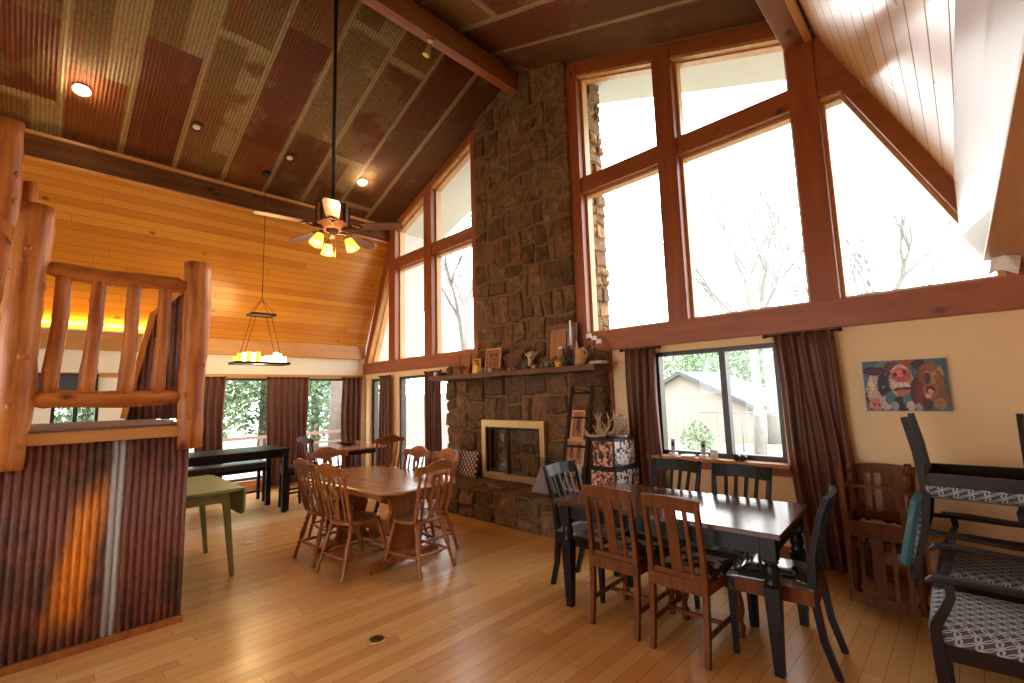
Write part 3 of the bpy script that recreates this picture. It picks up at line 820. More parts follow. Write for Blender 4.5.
def chandelier():
    cx, cy = -7.6, 2.29; zc = ceil_z(cx)
    t = thing('chandelier', 'black iron tray chandelier of candle lamps over the tall black table', 'chandelier', (cx, cy, 2.12)); t.scale = (1, .86, 1)
    MB().turned((0, 0, zc-2.12-.0), (0, 0, zc-2.12-.05), [(0, .075), (.6, .07), (1, .02)], 20).build('canopy', 'iron', t)
    MB().tube([(0, 0, zc-2.17), (0, 0, .98)], .006, 8).build('cable', 'iron', t)
    fr = MB()
    # upper small tray
    for (a, b) in (((-.13, -.19), (.13, -.19)), ((-.13, .19), (.13, .19)), ((-.13, -.19), (-.13, .19)), ((.13, -.19), (.13, .19))):
        fr.bar((a[0], a[1], .745), (b[0], b[1], .745), .03, .03, up=(0, 0, 1))
    fr.box(-.12, .12, -.18, .18, .738, .748)
    fr.build('upper_plate', 'iron', t)
    s = MB()
    for sx in (-1, 1):
        for sy in (-1, 1): s.tube([(0, 0, .99), (sx*.12, sy*.18, .75)], .004, 6)
    for sx in (-1, 1):
        for sy in (-1, 1): s.tube([(sx*.11, sy*.12, .74), (sx*.12, sy*.32, .02)], .005, 6)
    s.build('hanging_rod', 'iron', t)
    tr = MB(); tr.box(-.17, .17, -.43, .43, -.01, .004)
    for (a, b) in (((-.17, -.43), (.17, -.43)), ((-.17, .43), (.17, .43)), ((-.17, -.43), (-.17, .43)), ((.17, -.43), (.17, .43))):
        tr.bar((a[0], a[1], .003), (b[0], b[1], .003), .03, .035, up=(0, 0, 1))
    tr.build('tray', 'iron', t)
    r = random.Random(3); k = 0
    for ix in (-1, 1):
        for i in range(6):
            y = -.36+i*.144; h = r.choice([.11, .14, .17]); x = ix*.10
            hot = not (ix == 1 and i < 3)
            MB().tube([(x, y, .005), (x, y, h)], .036, 16).build('candle_lamp', 'bulb_hot' if hot and i > 0 else 'bulb_dim', t)
    spot_light('chandelier_glow', (0, 0, .34), 26, (1, .62, .22), .3, t)
    spot_light('chandelier_glow', (0, 0, -.1), 10, (1, .7, .35), .12, t)
chandelier()

# warm strip lamp lying on the ledge beam beyond the stairs, washing the pine
def ledge_lamp():
    t = thing('strip_lamp', 'warm strip lamp lying on the timber ledge under the pine slope', 'lamp', (XL+.075, .05, 2.64))
    MB().box(-.02, .02, -1.25, 1.25, 0, .02).build('housing', 'white', t)
    MB().box(-.012, .012, -1.22, 1.22, .02, .028).build('diffuser', 'bulb_dim', t)
    l = bpy.data.lights.new('strip_glow', 'AREA'); l.shape = 'RECTANGLE'; l.size = .05; l.size_y = 2.4; l.energy = 22; l.color = (1, .55, .12)
    o = bpy.data.objects.new('strip_glow', l); COL.objects.link(o); o.parent = t; o.location = (.03, 0, .06); o.rotation_euler = (0, radians(180-35), 0)
ledge_lamp()

# ------------------------------------------------------------------ curtains
def curtain(x, y, w, z0, z1, axis, label, folds, seed, flare=1.0, swing=0., group='brown curtains'):
    ov = .06 if axis == 'x' and x > -6 else -.01
    r = random.Random(seed); t = thing('curtain', label, 'curtain', (x, y, z0), 0 if axis == 'x' else pi/2, group)
    ph = [r.uniform(-.5, .5) for _ in range(folds+2)]
    H = z1-z0
    def fn(u, v):
        fl = 1+(flare-1)*(1-v)
        a = u*folds; i = int(a); q = ph[min(i, folds)]
        d = (.035+.012*q)*sin(2*pi*a+q*1.2) + .012*sin(4*pi*a+q*3+2*v)
        amp = .7+.5*(1-v)
        return ((u-.5)*w*fl + swing*(1-v)*w + .012*sin(7*v+q*4), d*amp, H*v)
    mb = MB(); mb.grid(fn, folds*12, 14); mb.build('cloth_panel', 'curtain', t, fix=False, solid=.004)
    MB().tube([(-w/2-ov, 0, H-.01), (w/2+ov, 0, H-.01)], .011, 8).ell((-w/2-ov, 0, H-.01), .02, .02, .02).ell((w/2+ov, 0, H-.01), .02, .02, .02).build('curtain_rod', 'iron', t)
    return t
curtain(-2.60, 4.70, .36, .05, 2.03, 'x', 'brown curtain to the left of the two pane dining window', 4, 1, 1.1)
curtain(-1.02, 4.70, .46, .03, 2.03, 'x', 'wide brown curtain right of the dining window, beside the cow painting', 5, 2, 1.05, .24)
curtain(XL+.09, 1.98, .42, .05, 1.99, 'y', 'brown curtain just right of the log post, behind the tall black table', 4, 3)
curtain(XL+.09, 3.22, .74, .05, 1.99, 'y', 'wide brown curtain between the two windows with green trees', 7, 4, .97)
curtain(XL+.10, 4.46, .42, .05, 1.99, 'y', 'brown curtain in the far corner, left of the corner', 4, 5)
curtain(-8.12, 4.69, .40, .05, 1.99, 'x', 'brown curtain on the gable wall behind the window table', 4, 6, .9)
curtain(-6.52, 4.68, .48, .05, 1.99, 'x', 'brown curtain hanging left of the stone fireplace', 5, 7)

# ------------------------------------------------------------------ log railing and the raised landing
def log(mb, p0, p1, r0, r1, seed, knots=4, n=14, seg=14, taper_ends=False):
    r = random.Random(seed); p0 = Vector(p0); p1 = Vector(p1); pts = []; rad = []
    d = (p1-p0); sd = d.cross(Vector((.3, .9, .2))).normalized(); sd2 = d.cross(sd).normalized()
    ph = r.uniform(0, 6); amp = min(r0, r1)*.16
    for i in range(seg+1):
        f = i/seg
        q = r0+(r1-r0)*f
        if taper_ends: q *= min(1, .42+min(f, 1-f)*5.)
        rad.append(q*(1+r.uniform(-.05, .05)))
        pts.append(p0+d*f+sd*amp*sin(ph+f*7)*sin(pi*f)+sd2*amp*cos(ph*2+f*5)*sin(pi*f))
    mb.tube(pts, rad, n, .035, r)
    for k in range(int(knots*1.5)):
        f = r.uniform(.1, .9); i = int(f*seg); a = r.uniform(0, 2*pi)
        c = pts[i]+sd*cos(a)*rad[i]*.86+sd2*sin(a)*rad[i]*.86
        mb.ell(c, rad[i]*.26, rad[i]*.26, rad[i]*.34, 8, 6)
    return mb

def loft():
    X = -4.21
    t = thing('stair_landing', 'raised landing clad in rusty corrugated metal with a pine edge and carpet', 'landing', (0, 0, 0))
    mb = MB(); y0, y1 = -3.2, .80
    def fn(i, j):
        y = y0+(y1-y0)*j; return (X+.008*sin(2*pi*y/.041), y, .03+1.29*i)
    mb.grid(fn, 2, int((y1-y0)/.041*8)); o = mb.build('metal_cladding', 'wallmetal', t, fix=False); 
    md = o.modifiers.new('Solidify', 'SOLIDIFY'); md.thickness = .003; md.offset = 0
    MB().box(-6.1, X-.02, y0, y1-.0, 0, 1.30).build('framing', 'espresso', t)
    MB().box(X-.03, X+.035, y0, y1+.01, 0, .045, .006).build('base_board', 'oak', t)
    MB().box(X-.04, X+.035, y0, y1-.01, 1.315, 1.39, .006).build('edge_board', 'pinetrim', t)
    mb = MB(); r = random.Random(9)
    mb.grid(lambda u, v: (X+.03-1.9*u, y0+(y1+.015-y0)*v, 1.405+r.uniform(-.004, .004)), 30, 60)
    mb.box(-6.1, X+.028, y0, y1+.01, 1.386, 1.40)
    mb.build('carpet', 'carpet', t)
    # corrugated stair parapet at the back
    mb = MB(); Xp = -6.05
    prof = [(.60, 1.40), (.78, 2.48), (1.05, 2.80), (1.12, 2.80), (1.12, 1.40)]
    def top(y):
        if y < .78: return 1.40+(y-.60)/.18*1.08
        return 2.48+(y-.78)/.27*.32 if y < 1.05 else 2.80
    mb = MB()
    def fn(i, j):
        y = .60+.52*j; return (Xp+.010*sin(2*pi*y/.058), y, 1.40+(top(y)-1.40)*i)
    mb.grid(fn, 1, 70)
    s = thing('stair_parapet', 'sloping rusty corrugated half wall with wooden cap behind the log railing', 'stair wall', (0, 0, 0))
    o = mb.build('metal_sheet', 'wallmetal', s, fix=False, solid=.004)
    MB().sweep([(Xp, .585, 1.42), (Xp, .77, 2.50), (Xp, 1.05, 2.83), (Xp, 1.14, 2.83)], .05, .05, up=(1, 0, 0)).build('cap_rail', 'log', s)
    MB().box(Xp-.10, Xp-.04, 1.06, 1.12, 0, 2.8).build('stud', 'log', s)
    # railing
    g = thing('log_railing', 'peeled log railing with four balusters on the carpeted landing', 'railing', (0, 0, 0))
    xr = -4.215
    log(MB(), (xr, -.15, 1.18), (xr, -.085, 2.86), .098, .088, 21, 8, 16, 22).build('post', 'log', g)
    log(MB(), (xr, .805, 1.22), (xr, .80, 2.64), .083, .088, 22, 6, 16, 18).build('post', 'log', g)
    log(MB(), (xr, -.08, 2.46), (xr, .78, 2.44), .056, .056, 23, 4, 14, 16, True).build('top_rail', 'log_y', g)
    log(MB(), (xr, -.10, 1.60), (xr, .76, 1.605), .058, .056, 24, 4, 14, 16, True).build('bottom_rail', 'log_y', g)
    for i, (yt, yb_) in enumerate(((.06, .03), (.235, .205), (.425, .405), (.605, .59))):
        log(MB(), (xr, yb_, 1.63), (xr, yt, 2.43), .046, .040, 30+i, 4, 12, 10).build('baluster', 'log', g)
    # stair newel and rail further left
    u = thing('stair_railing', 'tall peeled log newel and handrail of the stairs at the left edge', 'railing', (0, 0, 0))
    xs = -4.72
    log(MB(), (xs, -.24, 1.41), (xs, -.29, 3.60), .085, .080, 41, 12, 16, 22).build('newel_post', 'log', u)
    log(MB(), (xs+.03, -.55, 3.08), (xs+.03, -.16, 2.72), .06, .055, 42, 3).build('handrail', 'log', u)
    log(MB(), (xs-.05, -.17, 1.41), (xs-.05, -.15, 3.2), .045, .04, 43, 9).build('baluster', 'log', u)
    log(MB(), (xs, -.80, 1.41), (xs, -.80, 3.9), .085, .080, 44, 5).build('newel_post', 'log', u)
loft()

def back_left():
    t = thing('television', 'flat television on the white wall behind the log railing', 'television', (XL, .17, 2.02))
    MB().box(0, .05, -.75, .40, -.42, 0, .008).build('casing', 'black', t)
    MB().box(.05, .053, -.73, .38, -.40, -.02).build('screen', 'screen', t)
    t = thing('sofa', 'grey sofa glimpsed under the log railing', 'sofa', (-7.7, -.35, 0))
    MB().box(-.45, .45, -.9, .9, .08, .45, .05).build('seat', 'sofa', t); MB().box(.22, .48, -.9, .9, .4, 1.15, .09).build('backrest', 'sofa', t)
    MB().box(-.45, .48, .62, .9, .3, 1.20, .10).build('armrest', 'sofa', t)
    for x in (-.38, .38):
        for y in (-.82, .82): MB().box(x-.03, x+.03, y-.03, y+.03, 0, .09).build('leg', 'black', t)
back_left()

# ------------------------------------------------------------------ chairs
def slat_chair():
    """back at -y, faces +y"""
    t = thing('slat_back_chair', 'x', 'chair')
    for s in (-1, 1):
        MB().sweep([(s*.18, -.265, 0), (s*.18, -.235, .22), (s*.18, -.225, .42), (s*.18, -.235, .6), (s*.178, -.275, .90)], [.032, .034, .036, .034, .03], [.03, .034, .038, .032, .026], up=(1, 0, 0)).build('leg', 'brown', t)
        p = [(0, .026), (.05, .023), (.09, .034), (.13, .034), (.16, .022), (.21, .020), (.30, .036), (.42, .033), (.50, .022), (.54, .020), (.58, .033), (.62, .024), (.66, .030)]
        MB().turned((s*.195, .215, 0), (s*.195, .215, .33), [(q[0]/.66, q[1]) for q in p], 12).box(s*.195-.022, s*.195+.022, .193, .237, .30, .43, .003).build('leg', 'brown', t)
    MB().box(-.195, .195, -.245, -.205, .37, .445, .004).box(-.21, .21, .20, .225, .375, .435).bar((-.19, -.22, .405), (-.205, .21, .405), .022, .06, up=(0, 0, 1)).bar((.19, -.22, .405), (.205, .21, .405), .022, .06, up=(0, 0, 1)).build('seat_frame', 'brown', t)
    mb = MB()
    def fn(u, v):
        w = .185+.035*v; x = (u-.5)*2; y = -.215+.45*v
        e = min(1, (1-abs(x))*6, v*6, (1-v)*6); return (x*w, y, .435+.032*e**.5)
    mb.grid(fn, 18, 18); mb.build('seat', 'cow', t, solid=.006)
    # top rail and slats
    def backy(z): return -.235-(z-.6)/.3*.04
    a = []
    MB().sweep([(-.195, backy(.875)+.002, .872), (-.1, backy(.88)-.012, .88), (0, backy(.88)-.016, .884), (.1, backy(.88)-.012, .88), (.195, backy(.875)+.002, .872)], .075, .022, up=(0, 1, .12)).build('top_rail', 'brown', t)
    MB().bar((-.17, backy(.5)+.0, .452), (.17, backy(.5), .452), .022, .05, up=(0, 0, 1)).build('lower_rail', 'brown', t)
    for x, w in ((-.098, .026), (0, .075), (.098, .026)):
        MB().sweep([(x, backy(.46), .455), (x, backy(.6)-.004, .62), (x, backy(.85)-.012, .86)], w, .011, up=(0, 1, 0)).build('slat', 'brown', t)
    for a, b in (((-.185, -.235, .155), (-.195, .215, .155)), ((.185, -.235, .155), (.195, .215, .155)), ((-.19, -.02, .155), (.19, -.02, .155))): MB().bar(a, b, .02, .022, up=(0, 0, 1)).build('stretcher', 'brown', t)
    return t

def black_chair(gloss=False):
    t = thing('black_dining_chair', 'x', 'chair')
    for s in (-1, 1):
        MB().sweep([(s*.165, -.30, 0), (s*.17, -.245, .18), (s*.178, -.215, .42), (s*.19, -.225, .62), (s*.205, -.285, .86), (s*.205, -.32, .945)], [.032, .034, .038, .034, .03, .028], [.034, .036, .042, .034, .028, .024], up=(1, 0, 0)).build('leg', 'black', t)
        MB().sweep([(s*.195, .20, 0), (s*.195, .20, .02), (s*.195, .20, .43)], [.026, .028, .045], [.026, .028, .045], up=(0, 1, 0)).build('leg', 'black', t)
    MB().box(-.19, .19, -.235, -.205, .36, .44).box(-.205, .205, .195, .22, .36, .44).bar((-.19, -.22, .40), (-.205, .21, .40), .024, .08, up=(0, 0, 1)).bar((.19, -.22, .40), (.205, .21, .40), .024, .08, up=(0, 0, 1)).build('seat_frame', 'brown' if gloss else 'black', t)
    mb = MB()
    def fn(u, v):
        w = .205+.025*v; x = (u-.5)*2; y = -.22+.46*v
        e = max(0, min(1, (1-abs(x))*5, v*5, (1-v)*5)); return (x*w, y, .442+.034*e**.5)
    mb.grid(fn, 18, 18); mb.build('seat', 'glossblack' if gloss else 'cloudy', t, solid=.006)
    def by(z): return -.225-(max(0, z-.62))/.30*.085
    MB().sweep([(-.215, by(.90)+.006, .895), (-.11, by(.9)-.018, .90), (0, by(.9)-.026, .905), (.11, by(.9)-.018, .90), (.215, by(.90)+.006, .895)], .095, .024, up=(0, 1, .25)).build('top_rail', 'black', t)
    MB().bar((-.18, by(.55), .51), (.18, by(.55), .51), .022, .04, up=(0, 0, 1)).build('lower_rail', 'black', t)
    for x in (-.105, -.035, .035, .105):
        MB().sweep([(x, by(.5), .51), (x, by(.66)-.006, .68), (x*1.1, by(.86)-.016, .87)], .026, .012, up=(0, 1, 0)).build('slat', 'black', t)
    return t

def oak_chair():
    t = thing('oak_spindle_chair', 'x', 'chair')
    # saddle seat
    mb = MB(); n = 28; rings = []
    def edge(a):
        c, s = cos(a), sin(a); w = .215+.01*s
        return (w*math.copysign(abs(c)**.75, c), .20*math.copysign(abs(s)**.8, s)-.005)
    for k, (sc, z) in enumerate(((.90, .425), (1.0, .435), (1.0, .452), (.95, .463), (.6, .452), (.0, .447))):
        rings.append([mb.bm.verts.new((edge(2*pi*i/n)[0]*sc, edge(2*pi*i/n)[1]*sc, z)) for i in range(n)] if sc else [mb.bm.verts.new((0, 0, z))])
    mb._face(rings[0][::-1])
    for a, b in zip(rings[:-2], rings[1:-1]):
        for i in range(n): mb._face([a[i], a[(i+1) % n], b[(i+1) % n], b[i]], True)
    for i in range(n): mb._face([rings[-2][i], rings[-2][(i+1) % n], rings[-1][0]], True)
    mb.build('seat', 'oak', t)
    turn = [(0, .013), (.03, .017), (.12, .016), (.2, .014), (.24, .022), (.28, .014), (.33, .02), (.37, .014), (.5, .024), (.62, .025), (.68, .015), (.72, .024), (.76, .015), (.85, .022), (1, .018)]
    for s in (-1, 1):
        MB().turned((s*.215, .235, 0), (s*.155, .135, .44), turn, 12).build('leg', 'oak', t)
        MB().turned((s*.20, -.265, 0), (s*.145, -.14, .44), turn, 12).build('leg', 'oak', t)
    st = [(0, .009), (.2, .011), (.35, .017), (.42, .01), (.5, .018), (.58, .01), (.65, .017), (.8, .011), (1, .009)]
    for a, b in (((-.194, .20, .155), (-.180, -.22, .155)), ((.194, .20, .155), (.180, -.22, .155)), ((-.205, .215, .135), (.205, .215, .135)), ((-.185, .205, .19), (.185, .205, .19)), ((-.185, -.01, .155), (.185, -.01, .155)), ((-.18, -.225, .17), (.18, -.225, .17))):
        MB().turned(a, b, st, 10).build('stretcher', 'oak', t)
    # back: posts, crest, spindles, pierced splat
    def bp(x, z): return (x, -.165-(z-.45)*.24, z)
    sp = [(0, .009), (.1, .012), (.22, .016), (.3, .01), (.36, .015), (.42, .009), (.6, .013), (.75, .009), (.82, .014), (.9, .009), (1, .009)]
    for s in (-1, 1):
        MB().turned(bp(s*.175, .445), bp(s*.205, .92), [(a, b*1.45) for a, b in sp], 12).build('back_post', 'oak', t)
        for x0, x1 in ((.108, .128),):
            MB().turned(bp(s*x0, .45), bp(s*x1, .88), sp, 10).build('spindle', 'oak', t)
    # crest with scrolled outline
    top = [(-.245, .865), (-.25, .905), (-.235, .94), (-.20, .945), (-.16, .94), (-.10, .968), (-.05, .985), (0, .988), (.05, .985), (.10, .968), (.16, .94), (.20, .945), (.235, .94), (.25, .905), (.245, .865)]
    bot = [(.215, .865), (.15, .885), (.08, .865), (0, .85), (-.08, .865), (-.15, .885), (-.215, .865)]
    def cr(x, z, th): p = Vector(bp(x, z)); p.y += th-.035*(1-(x/.25)**2)+.012; return p
    P = top+bot
    MB().hull([cr(x, z, -.011) for x, z in P], [cr(x, z, .011) for x, z in P]).build('crest_rail', 'oak', t, bevel=.004)
    # splat: two outlines forming keyhole piercings
    mb = MB()
    hw = [(.45, .038), (.52, .032), (.58, .052), (.64, .060), (.70, .048), (.74, .038), (.80, .056), (.87, .046)]
    ih = [(.45, 0), (.52, .0), (.58, .020), (.64, .030), (.70, .014), (.73, .0), (.79, .026), (.84, .0)]
    def at(L, z):
        for (a, b), (c, d) in zip(L, L[1:]):
            if a <= z <= c: return b+(d-b)*(z-a)/(c-a)
        return L[-1][1]
    N = 26
    for s in (-1, 1):
        R = []
        for i in range(N+1):
            z = .45+.42*i/N; o_, q = at(hw, z), at(ih, z)
            yy = bp(0, z)[1]-.012*sin(pi*i/N)
            R.append([mb.bm.verts.new(v) for v in ((s*q, yy-.006, z), (s*o_, yy-.006, z), (s*o_, yy+.006, z), (s*q, yy+.006, z))])
        for a, b in zip(R, R[1:]):
            for k in range(4): mb._face([a[k], a[(k+1) % 4], b[(k+1) % 4], b[k]])
        mb._face(R[0][::-1]); mb._face(R[-1])
    mb.build('splat', 'oak', t)
    return t

def arm_chair():
    """faces +y; ring lattice seat, wooden arms"""
    t = thing('ring_pattern_armchair', 'x', 'chair')
    for s in (-1, 1):
        MB().sweep([(s*.235, -.285, 0), (s*.235, -.25, .2), (s*.235, -.225, .45), (s*.235, -.25, .66), (s*.23, -.33, .95)], [.036, .038, .04, .036, .03], [.036, .04, .045, .036, .028], up=(1, 0, 0)).build('leg', 'espresso', t)
        MB().sweep([(s*.27, .225, 0), (s*.27, .23, .42), (s*.275, .23, .47), (s*.285, .19, .55), (s*.285, .165, .61), (s*.28, .17, .665)], [.032, .042, .038, .034, .032, .034], [.032, .046, .04, .03, .028, .034], up=(1, 0, 0)).build('leg', 'espresso', t)
        MB().sweep([(s*.285, .245, .655), (s*.285, .22, .678), (s*.285, .10, .680), (s*.27, -.10, .672), (s*.24, -.245, .668)], [.045, .052, .05, .042, .034], [.018, .024, .024, .024, .024], up=(0, 0, 1)).build('arm', 'espresso', t, bevel=.006)
    MB().box(-.265, .265, .215, .25, .33, .42, .004).box(-.235, .235, -.24, -.21, .33, .42, .004).bar((-.235, -.22, .375), (-.265, .24, .375), .026, .09, up=(0, 0, 1)).bar((.235, -.22, .375), (.265, .24, .375), .026, .09, up=(0, 0, 1)).build('seat_frame', 'espresso', t)
    mb = MB()
    W, Dp = .55, .52
    def fn(u, v):
        # cushion: top dome wrapping down its sides
        x = (u-.5)*2; y = (v-.5)*2
        e = max(abs(x), abs(y)); k = min(1, e)
        wx = .255+.025*(v); X_ = math.copysign(min(1, abs(x)/.86), x)*wx; Y_ = math.copysign(min(1, abs(y)/.86), y)*.245+.01
        drop = max(0, (e-.86)/.14)
        z = .475+.012*(1-e)-.055*drop-.02*max(0, (e-.7)/.16 if e < .86 else 1)
        return (X_, Y_, z)
    mb.grid(fn, 28, 28); mb.box(-.24, .24, -.22, .24, .415, .44); mb.build('seat', 'rings', t)
    def by(z): return -.235-max(0, z-.6)*.27
    MB().sweep([(-.24, by(.93), .925), (0, by(.93)-.02, .935), (.24, by(.93), .925)], .06, .026, up=(0, 1, .2)).build('top_rail', 'espresso', t)
    mb = MB(); mb.box(-.205, .205, -.012, .018, 0, .36, .012, Matrix.Translation((0, -.245, .53)) @ Matrix.Rotation(radians(13), 4, 'X')); mb.build('back_pad', 'rings', t)
    mb = MB(); mb.box(-.215, .215, -.065, -.013, -.01, .39, .03, Matrix.Translation((0, -.245, .53)) @ Matrix.Rotation(radians(13), 4, 'X')); mb.build('back_cover', 'teal', t)
    return t

G1 = 'chairs around the dark dining table'
sl = slat_chair(); sl.scale = (.92, 1, 1)
place(sl, True, (-1.81, 2.975, 0), 0.03, 'brown slat back chair on the near side, left of its twin, cow print seat', G1)
place(sl, False, (-1.355, 2.965, 0), 0.0, 'brown slat back chair on the near side, right of its twin, cow print seat', G1)
bc = black_chair()
place(bc, True, (-1.88, 3.60, 0), pi, 'black slat chair on the window side, left of its twin, below the phones', G1)
place(bc, False, (-1.34, 3.58, 0), pi, 'black slat chair on the window side, right of its twin, toward the painting', G1)
place(bc, False, (-2.29, 3.21, 0), -pi/2, 'black slat chair at the fireplace end of the dark dining table', G1)
gc = black_chair(True)
place(gc, True, (-.95, 3.19, 0), pi/2+.09, 'black chair with shiny seat and brown frame at the right end of the dark table', G1)

G2 = 'oak chairs around the trestle table'
oc = oak_chair()
place(oc, True, (-3.77, 2.53, 0), pi/2+.12, 'oak spindle chair at the near right end of the trestle table, back to us', G2)
place(oc, False, (-4.74, 2.13, 0), .05, 'oak spindle chair on the near side of the trestle table, left of the pair', G2)
place(oc, False, (-4.20, 2.13, 0), .14, 'oak spindle chair on the near side of the trestle table, right of the pair', G2)
place(oc, False, (-5.22, 2.42, 0), -pi/2, 'oak spindle chair at the far left end of the trestle table', G2)
place(oc, False, (-4.62, 2.83, 0), pi+.05, 'oak spindle chair on the window side of the trestle table, left of the pair', G2)
place(oc, False, (-4.10, 2.83, 0), pi, 'oak spindle chair on the window side of the trestle table, nearest the fireplace', G2)
place(oc, False, (-6.72, 3.85, 0), pi/2-.1, 'oak chair at the right end of the small window table, before the gable curtain', 'chairs at the window table')
wr = place(oc, False, (-7.75, 3.30, 0), .1, 'reddish dark chair seen edge on at the left of the small window table', 'chairs at the window table')
for ch in wr.children:
    ch.data = ch.data.copy(); ch.data.materials.clear(); ch.data.materials.append(M['woodred'])

# stacks by the right wall
G3 = 'slat chairs stacked beside the curtain'
place(sl, False, (-.54, 4.46, 0), pi, 'brown slat chair standing under an upturned one by the curtain', G3)
place(sl, False, (-.57, 4.40, .945), 0, 'brown slat chair upturned on another by the curtain, legs in the air', G3, rot=(radians(180), 0, pi))
G4 = 'ring pattern armchairs by the right wall'
ac = arm_chair()
place(ac, True, (.01, 3.16, 0), pi/2+.02, 'dark armchair with ring pattern seat in the bottom right corner, nearest us', G4)
place(ac, False, (.01, 4.00, 0), pi/2, 'dark armchair upright below the upturned one by the right wall', G4)
place(ac, False, (-.02, 3.98, 1.345), 0, 'dark armchair upturned on top of the stack by the right wall, legs up', G4, rot=(0, pi, -pi/2))

# ------------------------------------------------------------------ tables
def dining_table():
    t = thing('dining_table', 'long dining table with dark glossy top and black turned legs', 'table', (-1.58, 3.21, 0), radians(3.2))
    L, W = .755, .42
    MB().box(-L, L, -W, W, .728, .758, .006).build('tabletop', 'walnut', t)
    MB().box(-L+.075, L-.075, -W+.05, -W+.075, .625, .728).box(-L+.075, L-.075, W-.075, W-.05, .625, .728).box(-L+.05, -L+.075, -W+.07, W-.07, .625, .728).box(L-.075, L-.05, -W+.07, W-.07, .625, .728).build('apron', 'black', t)
    for sx in (-1, 1):
        for sy in (-1, 1):
            x, y = sx*(L-.075), sy*(W-.07)
            mb = MB(); mb.box(x-.042, x+.042, y-.042, y+.042, .60, .728, .004)
            mb.turned((x, y, .60), (x, y, .46), [(0, .036), (.08, .042), (.16, .03), (.3, .037), (.6, .042), (.75, .03), (.85, .042), (1, .038)], 14)
            mb.bar((x, y, .46), (x, y, 0), .08, .08, .046, .046)
            mb.build('leg', 'black', t)
dining_table()

def trestle_table():
    t = thing('trestle_table', 'oak trestle table with clipped corners on a heavy pedestal', 'table', (-4.45, 2.48, 0), radians(4))
    a, b, c = .88, .47, .17
    P = [(-a+c, -b), (a-c, -b), (a, -b+c), (a, b-c), (a-c, b), (-a+c, b), (-a, b-c), (-a, -b+c)]
    q = .02; Q = [(x*(1-q), y*(1-q*1.6)) for x, y in P]
    mb = MB(); mb.hull([(x, y, .712) for x, y in Q], [(x, y, .722) for x, y in P]).hull([(x, y, .722) for x, y in P], [(x, y, .736) for x, y in P]).hull([(x, y, .736) for x, y in P], [(x, y, .744) for x, y in Q])
    mb.build('tabletop', 'oaktop', t)
    MB().box(-.62, .62, -.36, .36, .645, .712, .004).build('apron', 'oak', t)
    for s in (-1, 1):
        x = s*.47
        mb = MB(); prof = [(-.17, .10), (-.15, .3), (-.19, .42), (-.15, .5), (-.19, .645), (.19, .645), (.15, .5), (.19, .42), (.15, .3), (.17, .10)]
        mb.hull([(x-.022, y, z) for y, z in prof], [(x+.022, y, z) for y, z in prof])
        mb.build('trestle_panel', 'oak', t, bevel=.004)
        mb = MB(); pf = [(-.40, 0), (-.40, .045), (-.34, .075), (-.2, .085), (-.12, .13), (.12, .13), (.2, .085), (.34, .075), (.40, .045), (.40, 0), (.30, 0), (.24, .03), (-.24, .03), (-.30, 0)]
        mb.hull([(x-.04, y, z) for y, z in pf], [(x+.04, y, z) for y, z in pf])
        mb.build('trestle_foot', 'oak', t, bevel=.004)
    MB().box(-.47, .47, -.02, .02, .22, .34, .004).build('stretcher', 'oak', t)
trestle_table()

def window_table():
    t = thing('small_table', 'small pale oak table by the corner windows holding a shallow bowl', 'table', (-7.75, 3.84, 0), radians(0))
    MB().box(-.48, .48, -.40, .40, .71, .74, .008).build('tabletop', 'oaktop', t)
    MB().box(-.40, .40, -.32, .32, .63, .71).build('apron', 'espresso', t)
    for sx in (-1, 1):
        for sy in (-1, 1): MB().bar((sx*.38, sy*.30, .71), (sx*.38, sy*.30, 0), .06, .06, .04, .04).build('leg', 'espresso', t)
    b = thing('bowl', 'shallow dark boat shaped bowl on the small window table', 'bowl', (-7.82, 3.82, .742))
    mb = MB()
    def fn(u, v):
        a = 2*pi*u; r = .02+.98*v; return (.11*r*cos(a), .21*r*sin(a), .004+.055*r**2+.02*abs(sin(a))**3*r**3)
    mb.grid(fn, 28, 8); mb.build('bowl_body', 'bronze', b, solid=.006)
window_table()

